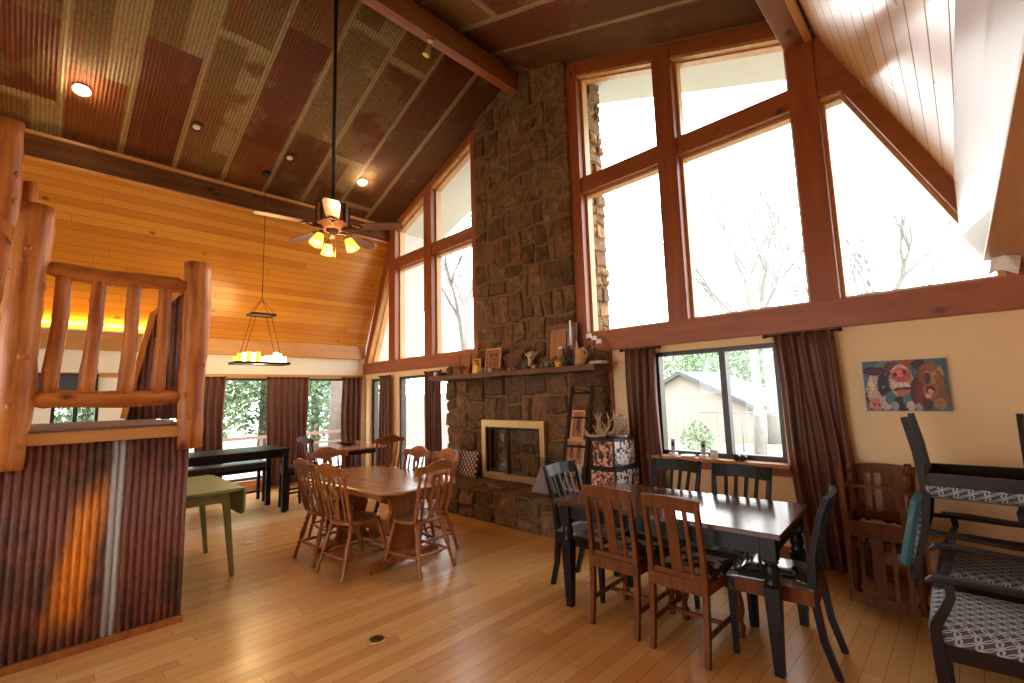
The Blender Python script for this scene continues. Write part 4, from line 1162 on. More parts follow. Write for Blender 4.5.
def tall_table():
    t = thing('counter_table', 'tall black counter height table in front of the left windows', 'table', (-7.37, 1.88, 0))
    MB().box(-.38, .38, -.66, .66, .845, .88, .006).build('tabletop', 'black', t)
    MB().box(-.34, .34, -.62, -.595, .76, .845).box(-.34, .34, .595, .62, .76, .845).box(-.34, -.315, -.6, .6, .76, .845).box(.315, .34, -.6, .6, .76, .845).build('apron', 'black', t)
    for sx in (-1, 1):
        for sy in (-1, 1): MB().box(sx*.335-.033, sx*.335+.033, sy*.61-.033, sy*.61+.033, 0, .845, .003).build('leg', 'black', t)
    b = thing('bench', 'long black padded bench behind the tall black table', 'bench', (-8.18, 2.02, 0), radians(0))
    MB().box(-.17, .17, -.58, .58, .53, .61, .03).build('seat', 'leather', b)
    MB().box(-.15, .15, -.55, .55, .47, .53, .003).build('seat_frame', 'black', b)
    for sx in (-1, 1):
        for sy in (-1, 1): MB().box(sx*.13-.022, sx*.13+.022, sy*.52-.022, sy*.52+.022, 0, .47).build('leg', 'black', b)
    for q in ((-.012, .012, -.52, .52, .13, .16), (-.13, .13, .508, .532, .13, .16), (-.13, .13, -.532, -.508, .13, .16)): MB().box(*q).build('stretcher', 'black', b)
    s = thing('stool', 'square black padded stool at the end of the tall black table', 'stool', (-7.24, 2.70, 0), 0)
    MB().box(-.175, .175, -.165, .165, .53, .60, .03).build('seat', 'leather', s)
    MB().box(-.16, .16, -.15, .15, .48, .53).build('seat_frame', 'black', s)
    for sx in (-1, 1):
        for sy in (-1, 1): MB().bar((sx*.145, sy*.135, .50), (sx*.155, sy*.145, 0), .04, .04, .03, .03).build('leg', 'black', s)
    for q in ((-.14, .14, -.15, -.13, .18, .205), (-.14, .14, .13, .15, .18, .205), (-.16, -.14, -.13, .13, .22, .245), (.14, .16, -.13, .13, .22, .245)): MB().box(*q).build('stretcher', 'black', s)
tall_table()

def green_table():
    t = thing('drop_leaf_table', 'green painted drop leaf table standing by the corrugated wall', 'table', (-5.36, .93, 0))
    MB().box(-.58, .58, -.11, .40, .755, .782, .006).build('tabletop', 'green', t)
    MB().box(-.50, .50, .30, .32, .66, .755).box(-.50, .50, -.07, -.05, .66, .755).box(.48, .50, -.05, .3, .66, .755).box(-.50, -.48, -.05, .3, .66, .755).build('apron', 'green', t)
    for sx in (-1, 1):
        for sy in (-1, 1):
            MB().bar((sx*.47, .125+sy*.165, .755), (sx*.47, .15+sy*.22, 0), .055, .055, .034, .034).build('leg', 'green', t)
    P = [(-.58, 0), (.58, 0), (.58, -.15)]+[(.58-.09*(1-cos(a)), -.15-.09*sin(a)) for a in [pi/8*i for i in range(1, 5)]]
    P += [(-.49, -.24)]+[(-.58+.09*(1-sin(a)), -.15-.09*cos(a)) for a in [pi/8*i for i in range(1, 5)]]
    MB().prism([(x, z+.775) for x, z in P], .02, None, .41).build('drop_leaf', 'green', t)
green_table()

# ------------------------------------------------------------------ painting, pictures
def canvas(name, label, cat, x0, x1, z0, z1, y, shapes, bg, group=None, th=.03, frame=None, lean=0., mat='print', strokes=0):
    t = thing(name, label, cat, ((x0+x1)/2, y, z0), 0, group); t.rotation_euler = (lean, 0, 0)
    w, h = x1-x0, z1-z0; mb = MB().colour(); mb.tint = bg
    mb.box(-w/2, w/2, 0, th, 0, h)
    for k, sh in enumerate(shapes):
        c, rx, rz, colr = sh[0], sh[1], sh[2], sh[3]; rot = sh[4] if len(sh) > 4 else 0
        mb.tint = colr; P = []
        for i in range(16):
            a = 2*pi*i/16; u, v = rx*cos(a), rz*sin(a)
            P.append(((c[0]-.5)*w+(u*cos(rot)-v*sin(rot))*w, c[1]*h+(u*sin(rot)+v*cos(rot))*h))
        P = [(max(-w/2, min(w/2, x)), max(0, min(h, z))) for x, z in P]
        vs = [mb.bm.verts.new((x, -.0006-.0004*k, z)) for x, z in P]; mb._face(vs)
    if strokes:
        r = random.Random(5)
        def colour_at(u, v):
            c = bg
            for sh in shapes:
                q = sh[4] if len(sh) > 4 else 0; du, dv = u-sh[0][0], v-sh[0][1]
                a, b = (du*cos(q)+dv*sin(q))/sh[1], (-du*sin(q)+dv*cos(q))/sh[2]
                if a*a+b*b < 1: c = sh[3]
            return c
        for k in range(strokes):
            u, v = r.uniform(.01, .99), r.uniform(.015, .985)
            c = colour_at(u+r.gauss(0, .007), v+r.gauss(0, .009)); f = r.uniform(.72, 1.18)
            mb.tint = tuple(min(1, x*f) for x in c)
            a, L, W_ = r.uniform(0, pi), r.uniform(.006, .013), r.uniform(.002, .005)
            dx, dz = cos(a), sin(a); X, Z = (u-.5)*w, v*h
            P = [(X+dx*L, Z+dz*L), (X-dz*W_, Z+dx*W_), (X-dx*L, Z-dz*L), (X+dz*W_, Z-dx*W_)]
            mb._face([mb.bm.verts.new((max(-w/2, min(w/2, x)), -.022-.000008*k, max(0, min(h, z)))) for x, z in P])
    mb.build('picture', mat, t, fix=False)
    if frame:
        f = MB(); q = .022
        f.box(-w/2-q, w/2+q, -.012, th, -q, 0).box(-w/2-q, w/2+q, -.012, th, h, h+q).box(-w/2-q, -w/2, -.012, th, 0, h).box(w/2, w/2+q, -.012, th, 0, h)
        f.build('frame', frame, t)
    return t
pk, cr_, mr, bl, br = (.80, .34, .34), (.85, .72, .55), (.20, .04, .07), (.28, .44, .52), (.45, .17, .08)
canvas('painting', 'colourful painting of three cow faces on the cream wall', 'painting', -.615, -.105, 1.335, 1.735, 4.765, [
    ((.30, .90), .12, .12, (.40, .55, .60)), ((.08, .25), .08, .22, (.20, .10, .16)), ((.17, .42), .14, .34, (.78, .70, .66)), ((.15, .80), .15, .09, mr, -.12), ((.16, .79), .10, .04, (.38, .12, .18), -.12), ((.25, .50), .08, .24, (.12, .09, .20)),
    ((.26, .42), .045, .07, (.02, .02, .05)), ((.25, .47), .012, .02, (.8, .85, .9)), ((.10, .55), .03, .18, (.86, .78, .72)), ((.13, .14), .09, .12, (.82, .48, .45)), ((.11, .13), .02, .03, mr), ((.17, .12), .015, .03, mr), ((.25, .16), .07, .14, (.80, .75, .72)), ((.30, .25), .05, .12, (.30, .45, .52)),
    ((.36, .85), .09, .13, (.45, .14, .10)), ((.55, .92), .10, .08, (.62, .30, .18)), ((.35, .70), .05, .10, mr), ((.47, .58), .145, .34, cr_), ((.40, .62), .05, .22, (.92, .84, .76)), ((.56, .60), .04, .22, (.74, .50, .36)), ((.46, .70), .115, .15, pk), ((.45, .74), .07, .07, (.90, .50, .48)), ((.405, .72), .022, .045, (.22, .04, .06)), ((.515, .76), .022, .045, (.22, .04, .06)),
    ((.47, .50), .11, .07, (.90, .84, .80)), ((.47, .43), .12, .035, (.30, .08, .09), .15), ((.48, .36), .09, .06, (.75, .45, .42)), ((.44, .14), .10, .16, (.10, .06, .14)), ((.53, .20), .07, .14, (.34, .48, .56)), ((.55, .10), .05, .10, (.82, .76, .72)), ((.36, .10), .05, .09, (.62, .60, .62)),
    ((.65, .35), .09, .30, (.30, .08, .06)), ((.66, .30), .04, .22, (.50, .16, .10)), ((.70, .88), .09, .11, mr, .35), ((.81, .58), .155, .36, br), ((.74, .68), .06, .18, (.62, .28, .16)), ((.86, .70), .10, .20, (.72, .56, .32)), ((.82, .84), .10, .08, (.62, .36, .20), .2), ((.90, .55), .05, .22, (.60, .40, .22)), ((.78, .60), .03, .14, (.30, .10, .06)),
    ((.79, .38), .09, .15, (.70, .34, .32)), ((.79, .40), .055, .08, (.30, .06, .08)), ((.79, .38), .03, .045, (.92, .62, .58)), ((.76, .29), .04, .05, (.88, .66, .60)), ((.93, .28), .06, .22, (.50, .34, .18)), ((.88, .14), .07, .12, (.66, .48, .30)), ((.74, .12), .06, .11, (.34, .10, .10)), ((.64, .08), .04, .08, (.70, .62, .58))],
    bl, th=.03, strokes=1500)

def X_at(z=None): pass
mant = 1.872
# framed things on the mantel
canvas('picture_frame', 'tan picture in a dark thin frame at the left end of the mantel', 'picture frame', -5.60, -5.36, mant+.02, 2.17, 4.52, [((.5, .5), .3, .35, (.55, .27, .12))], (.50, .24, .10), 'pictures leaning on the mantel', .012, 'beam', -.10)
canvas('picture_frame', 'yellow and orange card picture on the mantel beside the red flowers', 'picture', -5.27, -5.08, mant+.012, 2.10, 4.50, [((.6, .6), .2, .25, (.25, .18, .10)), ((.65, .25), .3, .2, (.8, .6, .08)), ((.45, .85), .3, .08, (.35, .16, .05))], (.80, .42, .06), 'pictures leaning on the mantel', .012, None, -.10)
canvas('picture_frame', 'tan sign with rust red print leaning against the chimney stone', 'sign', -4.95, -4.68, mant+.005, 2.20, 4.50, [((.3, .75), .1, .08, (.12, .10, .08)), ((.5, .78), .1, .05, (.30, .12, .05)), ((.7, .75), .1, .07, (.12, .10, .08)), ((.3, .35), .12, .13, (.42, .12, .04)), ((.6, .35), .13, .14, (.45, .13, .04)), ((.5, .57), .3, .05, (.30, .20, .12)), ((.82, .4), .06, .12, (.35, .12, .05))], (.52, .30, .17), 'pictures leaning on the mantel', .012, 'kraft', -.12)

def mantel_items():
    t = thing('potted_flowers', 'crimson flowers in a small dark pot on the mantel left end', 'flowers', (-5.44, 4.42, mant))
    MB().turned((0, 0, 0), (0, 0, .07), [(0, .03), (.7, .045), (1, .04)], 14).build('pot', 'ceramic', t)
    mb = MB(); r = random.Random(2)
    for i in range(14): mb.ell((r.uniform(-.05, .05), r.uniform(-.04, .04), .085+r.uniform(0, .045)), .02, .02, .017, 8, 5)
    mb.build('blossoms', 'red', t)
    t = thing('greeting_card', 'small yellow card standing in front of the orange picture', 'card', (-5.12, 4.42, mant))
    MB().box(-.05, .05, 0, .01, 0, .12, 0, Matrix.Rotation(-.12, 4, 'X')).build('card', 'yellow', t)
    for x, rr, h, lab in ((-4.93, .032, .08, 'dark stoneware mug at the foot of the tan sign, left of its neighbour'), (-4.84, .030, .075, 'dark stoneware mug at the foot of the tan sign, right of its neighbour')):
        t = thing('mug', lab, 'mug', (x, 4.40, mant), 0, 'mugs on the mantel')
        MB().turned((0, 0, 0), (0, 0, h), [(0, rr*.85), (.1, rr), (.9, rr), (1, rr*.92)], 16).build('cup', 'ceramic', t)
        MB().tube([(rr+.02*sin(a)-.002, 0, h*.5+.024*cos(a)) for a in [pi*i/8 for i in range(9)]], .005, 6).build('handle', 'ceramic', t)
    t = thing('rope_bowl', 'little coiled tan bowl on the mantel right of the mugs', 'bowl', (-4.74, 4.40, mant))
    mb = MB()
    for k in range(5):
        rr = .035+.004*k; mb.tube([(rr*cos(a), rr*sin(a), .008+.011*k) for a in [2*pi*i/16 for i in range(17)]], .0065, 6, cap=False)
    mb.turned((0, 0, 0), (0, 0, .008), [(0, .03), (1, .034)], 12); mb.build('coil', 'kraft', t)
    # rusty star
    t = thing('metal_star', 'rusty folded metal star leaning against the chimney on the mantel', 'ornament', (-4.46, 4.56, mant+.19)); t.rotation_euler = (-.1, 0, 0)
    mb = MB(); R_ = .27; c0 = (0, -.05, 0)
    for i in range(10):
        a, b = pi/2+.22+pi*i/5, pi/2+.22+pi*(i+1)/5
        ra, rb = (R_, .42*R_) if i % 2 == 0 else (.42*R_, R_)
        A, B = (ra*cos(a), .02, ra*sin(a)), (rb*cos(b), .02, rb*sin(b))
        v = [mb.bm.verts.new(p) for p in (A, B, c0)]; mb._face(v)
    mb.build('star', 'rustyiron', t, solid=.004)
    small = [(-4.62, 'ceramic', .03, .035, 'small grey pebble like ornament before the rusty star, left one'), (-4.50, 'bronze', .035, .05, 'small bronze pot before the rusty star'), (-4.38, 'amber', .03, .045, 'little amber glazed pot right of the rusty star'), (-4.29, 'ceramic', .035, .04, 'low mottled pot left of the dark sculpture'), (-4.05, 'bronze', .04, .035, 'low bronze dish beside the cow skull'), (-3.95, 'amber', .035, .05, 'squat amber pot right of the cow skull'),
             (-3.80, 'ceramic', .03, .06, 'grey stoneware jar before the big board frame, left one'), (-3.72, 'ceramic', .04, .085, 'tall grey stoneware jar before the big board frame'), (-3.63, 'bronze', .035, .06, 'bronze jar before the big board frame, next to the orange box')]
    for x, m, rr, h, lab in small:
        t = thing('small_pot', lab, 'pot', (x, 4.41, mant), 0, 'little pots along the mantel')
        MB().turned((0, 0, 0), (0, 0, h), [(0, rr*.6), (.25, rr), (.65, rr), (.85, rr*.6), (1, rr*.7)], 14).build('pot_body', m, t)
        MB().turned((0, 0, h*.98), (0, 0, h*1.12), [(0, rr*.55), (1, rr*.5)], 12).build('rim', 'iron', t)
    t = thing('sculpture', 'dark pointed lump of rock on the mantel left of the skull', 'ornament', (-4.21, 4.52, mant))
    mb = MB(); r = random.Random(5)
    P = [(-.09, -.04), (.0, -.07), (.09, -.03), (.08, .05), (-.06, .05)]
    mb.hull([(x, y, 0) for x, y in P], [(x*.8+.01, y*.8, .12) for x, y in P]).hull([(x*.8+.01, y*.8, .12) for x, y in P], [(x*.12+.03, y*.1, .24) for x, y in P])
    mb.build('rock', 'iron', t)
    # cow skull
    t = thing('cow_skull', 'small pale animal skull standing on the mantel', 'skull', (-4.05, 4.47, mant))
    mb = MB(); mb.tube([(0, -.03, .01), (0, -.02, .05), (0, -.005, .11), (0, .01, .16), (0, .02, .215), (0, .02, .235)], [.018, .024, .036, .058, .056, .03], 16)
    mb.tube([(-.05, .02, .19), (-.10, .02, .2), (-.12, .015, .235)], [.02, .014, .005], 8).tube([(.05, .02, .19), (.10, .02, .2), (.12, .015, .235)], [.02, .014, .005], 8)
    mb.build('skull', 'bone', t)
    MB().ell((-.036, -.035, .15), .013, .012, .017).ell((.036, -.035, .15), .013, .012, .017).build('eye_socket', 'iron', t)
    # big frame with boards
    t = thing('framed_boards', 'large dark square frame of tan boards leaning on the chimney', 'frame', (-3.66, 4.60, mant)); t.rotation_euler = (-.08, 0, 0)
    MB().box(-.235, -.19, 0, .03, 0, .56).box(.19, .235, 0, .03, 0, .56).box(-.19, .19, 0, .03, .50, .56).box(-.19, .19, 0, .03, 0, .04).build('frame', 'rustyiron', t)
    mb = MB()
    for i, x in enumerate((-.13, -.04, .05)): mb.box(x-.042, x+.042, -.01-.006*(i == 2), .015, .03, .46)
    mb.build('boards', 'board', t); MB().box(.10, .185, 0, .02, .03, .50).box(-.185, .185, .012, .02, .46, .5).build('slate_panel', 'greystone', t)
    t = thing('taper_candle', 'tall white taper candle stick at the right of the board frame', 'candle', (-3.41, 4.50, mant))
    MB().turned((0, 0, 0), (0, 0, .20), [(0, .03), (.1, .03), (.2, .01), (.85, .01), (1, .02)], 12).build('holder', 'iron', t)
    MB().tube([(0, 0, .2), (0, 0, .56)], .011, 10).build('candle', 'white', t)
    t = thing('gift_box', 'small orange box on the mantel under the board frame', 'box', (-3.53, 4.40, mant))
    MB().box(-.035, .035, -.03, .03, 0, .07, .003).build('box_body', 'orange', t); MB().box(-.038, .038, -.033, .033, .055, .076, .003).build('lid', 'amber', t)
    t = thing('dried_flowers', 'dark plum dried flowers with a white bloom on the mantel', 'flowers', (-3.40, 4.40, mant))
    MB().turned((0, 0, 0), (0, 0, .10), [(0, .03), (.5, .045), (1, .025)], 14).build('vase', 'iron', t)
    mb = MB(); r = random.Random(8)
    for i in range(16):
        a = r.uniform(0, 6.28); q = r.uniform(.03, .09); z = .12+r.uniform(0, .11)
        mb.tube([(0, 0, .09), (q*cos(a), q*sin(a)*.6, z)], .003, 5); mb.ell((q*cos(a), q*sin(a)*.6, z), .02, .02, .022, 8, 5)
    mb.build('plum_heads', 'darkred', t); MB().ell((-.07, -.03, .22), .03, .02, .02, 10, 6).build('white_bloom', 'white', t)
    t = thing('figurine', 'slim pale pink cone figurine on the mantel beside the amber jug', 'figurine', (-3.285, 4.45, mant))
    MB().turned((0, 0, 0), (0, 0, .29), [(0, .03), (.1, .03), (.45, .022), (.6, .026), (1, .003)], 14).build('cone_body', plain('pale pink ceramic', (.55, .34, .30), .5), t)
    t = thing('jug', 'amber and cream glazed jug on the mantel', 'jug', (-3.20, 4.41, mant))
    MB().turned((0, 0, 0), (0, 0, .20), [(0, .045), (.3, .062), (.55, .05), (.75, .032), (.9, .04), (1, .045)], 18).build('jug_body', 'amber', t)
    MB().tube([(.045, 0, .18), (.085, 0, .15), (.08, 0, .09), (.055, 0, .06)], .008, 8).build('handle', 'bone', t)
    t = thing('wire_ball', 'tangled dark wire ball ornament at the right of the mantel', 'ornament', (-3.05, 4.45, mant+.12))
    mb = MB(); r = random.Random(12)
    for i in range(7):
        m = Matrix.Rotation(r.uniform(0, 3), 3, 'X') @ Matrix.Rotation(r.uniform(0, 3), 3, 'Y')
        mb.tube([m @ Vector((.075*cos(a), .075*sin(a), 0)) for a in [2*pi*k/20 for k in range(21)]], .0035, 5, cap=False)
    mb.build('wire_rings', 'bronze', t); MB().turned((0, 0, -.12), (0, 0, -.06), [(0, .04), (.3, .03), (1, .01)], 12).build('stand', 'iron', t)
    t = thing('candle_sconce', 'row of three small white cube candles on a dark arm above the mantel', 'candle holder', (-3.12, 4.60, mant+.30))
    for i, (x, z) in enumerate(((-.09, .055), (-.02, .02), (.05, -.025))):
        MB().box(x-.026, x+.026, -.026, .026, z-.026, z+.026, .006).build('cube_candle', 'white', t)
    MB().tube([(-.10, .0, .02), (-.02, 0, -.01), (.06, 0, -.055)], .005, 6).tube([(-.02, 0, -.01), (-.02, .0, -.29)], .006, 6).turned((-.02, 0, -.30), (-.02, 0, -.285), [(0, .05), (1, .04)], 14).build('arm', 'iron', t)
    t = thing('folded_cloth', 'pale grey folded cloth on the right end of the mantel', 'cloth', (-2.98, 4.44, mant))
    MB().box(-.09, .09, -.07, .07, 0, .018, .006).box(-.085, .08, -.065, .06, .018, .034, .006).build('cloth_fold', plain('pale grey cloth', (.42, .38, .36), .9), t)
    t = thing('candle', 'white pillar candle at the far left end of the mantel', 'candle', (-6.05, 4.40, mant))
    MB().tube([(0, 0, 0), (0, 0, .07)], .03, 14).build('wax', 'white', t); MB().tube([(0, 0, .07), (0, 0, .082)], .002, 5).build('wick', 'iron', t)
mantel_items()

def hearth_items():
    hz = .392
    t = thing('ladder', 'dark wooden ladder leaning on the fireplace with pictures hung on it', 'ladder', (-3.28, 4.22, hz))
    for s in (-1, 1):
        MB().bar((s*.16, 0, 0), (s*.145, .30, 1.24), .045, .022, .04, .022, up=(0, 1, 0)).build('side_rail', 'espresso', t)
    for f in (.17, .44, .70, .93): MB().tube([(-.155, .30*f, 1.24*f), (.155, .30*f, 1.24*f)], .013, 8).build('rung', 'espresso', t)
    figs = lambda d: [((.5, .6), .18, .14, d), ((.42, .45), .12, .2, d), ((.62, .5), .1, .22, (.10, .03, .03)), ((.55, .25), .06, .16, d), ((.68, .22), .05, .16, d), ((.5, .78), .12, .06, (.10, .03, .03))]
    canvas('hanging_picture', 'small tan picture of a dark red rider high on the ladder', 'picture', -3.36, -3.215, 1.04, 1.33, 4.385, figs((.28, .05, .04)), (.56, .36, .22), 'pictures hung on the ladder', .01, 'kraft', -.22)
    canvas('hanging_picture', 'square tan picture of two red flowers midway on the ladder', 'picture', -3.41, -3.18, .745, 1.0, 4.315, [((.25, .75), .15, .12, (.35, .03, .03)), ((.28, .4), .13, .2, (.42, .24, .14)), ((.72, .78), .16, .12, (.35, .03, .03)), ((.72, .42), .14, .22, (.42, .26, .16)), ((.28, .58), .08, .12, (.30, .06, .05)), ((.72, .62), .08, .10, (.32, .08, .06))], (.60, .42, .28), 'pictures hung on the ladder', .01, 'kraft', -.22)
    canvas('hanging_picture', 'orange and black picture lowest on the ladder', 'picture', -3.40, -3.20, .48, .70, 4.255, [((.3, .5), .12, .3, (.08, .04, .02)), ((.7, .5), .1, .3, (.14, .05, .02))], (.55, .26, .06), 'pictures hung on the ladder', .01, 'kraft', -.22)
    # patterned bag
    t = thing('patterned_panel', 'maroon and white patterned padded panel leaning on the fireplace stone', 'cushion', (-5.38, 4.40, hz)); t.rotation_euler = (-.22, 0, .05)
    mb = MB(); mb.box(-.23, .23, 0, .05, 0, .36, .02); mb.build('cover', 'maroon', t)
    t = thing('checked_card', 'pale blue checked card propped against the maroon patterned panel', 'card', (-5.60, 4.34, hz+.12)); t.rotation_euler = (-.2, 0, .1)
    MB().box(-.11, .11, 0, .008, -.10, .25).build('card', 'bluecheck', t); MB().box(-.11, .11, .008, .10, -.115, -.10).build('stand_foot', 'kraft', t)
    t = thing('cloth_heap', 'grey cloth heap with dark spiky fringe beside the fire doors', 'cloth', (-3.72, 4.28, hz))
    mb = MB(); r = random.Random(6)
    def fn(u, v):
        a = 2*pi*u; q = (1-v)**.8; w = 1+.12*sin(5*a)+.06*sin(11*a+1)
        return (.17*q*w*cos(a), .12*q*w*sin(a), .33*v)
    mb.grid(fn, 40, 12); mb.build('drape', 'greycloth', t)
    mb = MB()
    for i in range(14): x = -.11+.017*i; mb.bar((x, 0, .28), (x+.012, -.01, .40), .008, .006, .003, .003)
    mb.build('fringe', 'iron', t)
    # cow hide boxes
    for z, w, h, dx, lab in ((hz, .25, .37, 0, 'cow hide print box at the bottom of the stack by the curtain'), (hz+.372, .22, .30, .0, 'smaller cow hide print box on top of the stack, antlers on it')):
        t = thing('hide_box', lab, 'box', (-2.80+dx, 4.30, z), 0, 'stacked cow hide boxes')
        x0, x1, y0, y1 = -w*.62, w*.62, -w*.62, w*1.3
        MB().box(x0, x1, y0, y0+.012, 0, h-.03).build('front_panel', 'cowbox_tan', t)
        MB().box(x0, x1, y0+.012, y1, 0, h-.03).build('side_panel', 'cowbox', t)
        MB().box(x0-.008, x1+.008, y0-.008, y1+.008, h-.03, h, .004).box(x0-.006, x0+.012, y0-.006, y0+.012, 0, h-.03).box(x1-.012, x1+.006, y0-.006, y0+.012, 0, h-.03).box(x1-.012, x1+.006, y1-.012, y1+.006, 0, h-.03).box(x0-.006, x1+.006, y0-.006, y1+.006, 0, .015).build('lid_and_edging', 'iron', t)
    top = hz+.672
    def antler(loc, rz, label, seed, flip=1):
        t = thing('antler', label, 'antler', loc, rz, 'shed antlers on the boxes'); r = random.Random(seed)
        mb = MB(); pts = [(-.16*flip, 0, .05), (-.12*flip, 0, .02), (-.04*flip, .01, .016), (.06*flip, .02, .03), (.12*flip, .01, .10), (.13*flip, 0, .20), (.11*flip, 0, .27)]
        mb.tube(pts, [.016, .017, .018, .016, .014, .010, .003], 10)
        MB_ = mb.build('main_beam', 'bone', t)
        for p, q in (((-.10*flip, 0, .025), (-.17*flip, -.05, .13)), ((.0, .015, .022), (-.03*flip, -.05, .14)), ((.10*flip, .01, .07), (.17*flip, -.03, .16)), ((.13*flip, 0, .16), (.18*flip, .02, .24))):
            m = Vector(p).lerp(Vector(q), .5)+Vector((0, 0, -.012))
            MB().tube([p, m, q], [.012, .009, .003], 8).build('tine', 'bone', t)
    antler((-2.88, 4.22, top), .1, 'pale shed antler on the boxes, curving up on the left', 1)
    antler((-2.80, 4.36, top), .9, 'pale shed antler behind the others on the boxes', 2, -1)
    antler((-2.78, 4.26, top+.03), -.4, 'pale shed antler lying across the right side of the boxes', 3)
    antler((-2.92, 4.34, top), 2.4, 'pale shed antler lying at the back left of the boxes', 5)
    antler((-2.72, 4.38, top), 1.9, 'pale shed antler lying behind the lantern on the boxes', 6, -1)
    t = thing('lantern', 'small clear glass lantern among the antlers on the boxes', 'lantern', (-2.71, 4.42, top))
    MB().tube([(0, 0, .02), (0, 0, .20)], .05, 16, cap=False).build('glass_sleeve', 'glass', t, solid=.003)
    MB().turned((0, 0, 0), (0, 0, .025), [(0, .055), (1, .05)], 16).turned((0, 0, .2), (0, 0, .24), [(0, .053), (.6, .03), (1, .012)], 16).build('base_and_cap', 'steel', t)
hearth_items()

def sill_items():
    z = .862
    for x, lab in ((-2.30, 'cordless phone on the window sill, at the left'), (-1.98, 'cordless phone on the window sill, beside the small clock')):
        t = thing('cordless_phone', lab, 'phone', (x, 4.74, z), 0, 'phones on the window sill')
        MB().box(-.04, .04, -.04, .04, 0, .03, .01).build('cradle', 'white', t)
        MB().box(-.022, .022, -.015, .012, .02, .17, .008, Matrix.Rotation(-.08, 4, 'X')).build('handset', 'phone', t)
        MB().box(-.015, .015, -.0175, -.015, .10, .135, 0, Matrix.Rotation(-.08, 4, 'X')).build('display', 'black', t)
    t = thing('desk_clock', 'small pale blue box clock beside the phone on the sill', 'clock', (-1.875, 4.74, z))
    MB().box(-.035, .035, -.02, .02, 0, .085, .01).build('case', plain('pale blue plastic', (.5, .58, .66), .4), t); MB().box(-.024, .024, -.022, -.02, .035, .07).build('dial', 'white', t)
    t = thing('glass_dish', 'flat pale dish lying on the sill between the phones', 'dish', (-2.14, 4.74, z))
    MB().turned((0, 0, 0), (0, 0, .016), [(0, .05), (.6, .07), (1, .075)], 20).build('dish_body', 'white', t)
    t = thing('binoculars', 'small dark binoculars on the right part of the sill', 'binoculars', (-1.62, 4.74, z))
    for s in (-1, 1): MB().turned((s*.028, .04, .028), (s*.028, -.05, .028), [(0, .018), (.3, .02), (.6, .026), (1, .028)], 14).build('barrel', 'black', t)
    MB().box(-.012, .012, -.02, .03, .018, .04, .004).build('bridge', 'phone', t)
sill_items()

def floor_bits():
    t = thing('floor_outlet', 'round brass cover set in the floor boards in the foreground', 'floor outlet', (-2.89, 1.62, 0))
    MB().turned((0, 0, 0), (0, 0, .006), [(0, .062), (.7, .060), (1, .054)], 28).build('ring', 'brass', t)
    MB().turned((0, 0, .004), (0, 0, .0075), [(0, .045), (1, .044)], 24).box(-.02, .02, -.003, .003, .0075, .0095).build('cap', 'bronze', t)
    t = thing('floor_outlet', 'round brass cover in the floor near the green table', 'floor outlet', (-5.85, 1.72, 0))
    MB().turned((0, 0, 0), (0, 0, .006), [(0, .062), (.7, .060), (1, .054)], 24).build('ring', 'brass', t)
    MB().turned((0, 0, .004), (0, 0, .0075), [(0, .045), (1, .044)], 24).build('cap', 'steel', t)
    t = thing('paper_scrap', 'crumpled white paper tucked where the beam meets the right slope', 'paper', (.245, 4.66, 2.35))
    mb = MB(); r = random.Random(3)
    mb.grid(lambda u, v: (-.07+.14*u+.03*v, -.02+.03*sin(5*u+3*v)+r.uniform(-.008, .008), -.06+.13*v+.03*sin(4*u)), 6, 6, False)
    mb.build('paper', 'white', t, solid=.002)
floor_bits()

# ------------------------------------------------------------------ outside
def foliage(mb, c, R, n, seed, size=.16, flat=1.0):
    r = random.Random(seed)
    for i in range(n):
        while True:
            p = Vector((r.uniform(-1, 1), r.uniform(-1, 1), r.uniform(-1, 1)))
            if .35 < p.length < 1: break
        p = Vector(c)+Vector((p.x*R[0], p.y*R[1], p.z*R[2]))
        a = Vector((r.uniform(-1, 1), r.uniform(-1, 1), r.uniform(-1, 1))).normalized(); b = a.cross(Vector((r.uniform(-1, 1), r.uniform(-1, 1), r.uniform(-1, 1)))).normalized()
        s = size*r.uniform(.5, 1.2)
        vs = [mb.bm.verts.new(p+a*s), mb.bm.verts.new(p+b*s*.55), mb.bm.verts.new(p-a*s), mb.bm.verts.new(p-b*s*.55)]
        mb._face(vs)
def branches(mb, p, d, L, r, depth, rg, spread=.55):
    q = p+d*L
    mid = p.lerp(q, .5)+Vector((rg.uniform(-1, 1), rg.uniform(-1, 1), rg.uniform(-.5, .5)))*L*.06
    mb.tube([p, mid, q], [r, r*.85, r*.7], 5 if depth < 3 else 7, cap=False)
    if depth <= 0: return
    for k in range(rg.choice([2, 3]) if depth > 1 else 3):
        dd = (d+Vector((rg.uniform(-1, 1), rg.uniform(-1, 1), rg.uniform(-.35, .7)))*spread).normalized()
        branches(mb, q, dd, L*rg.uniform(.62, .85), r*.62, depth-1, rg, spread)
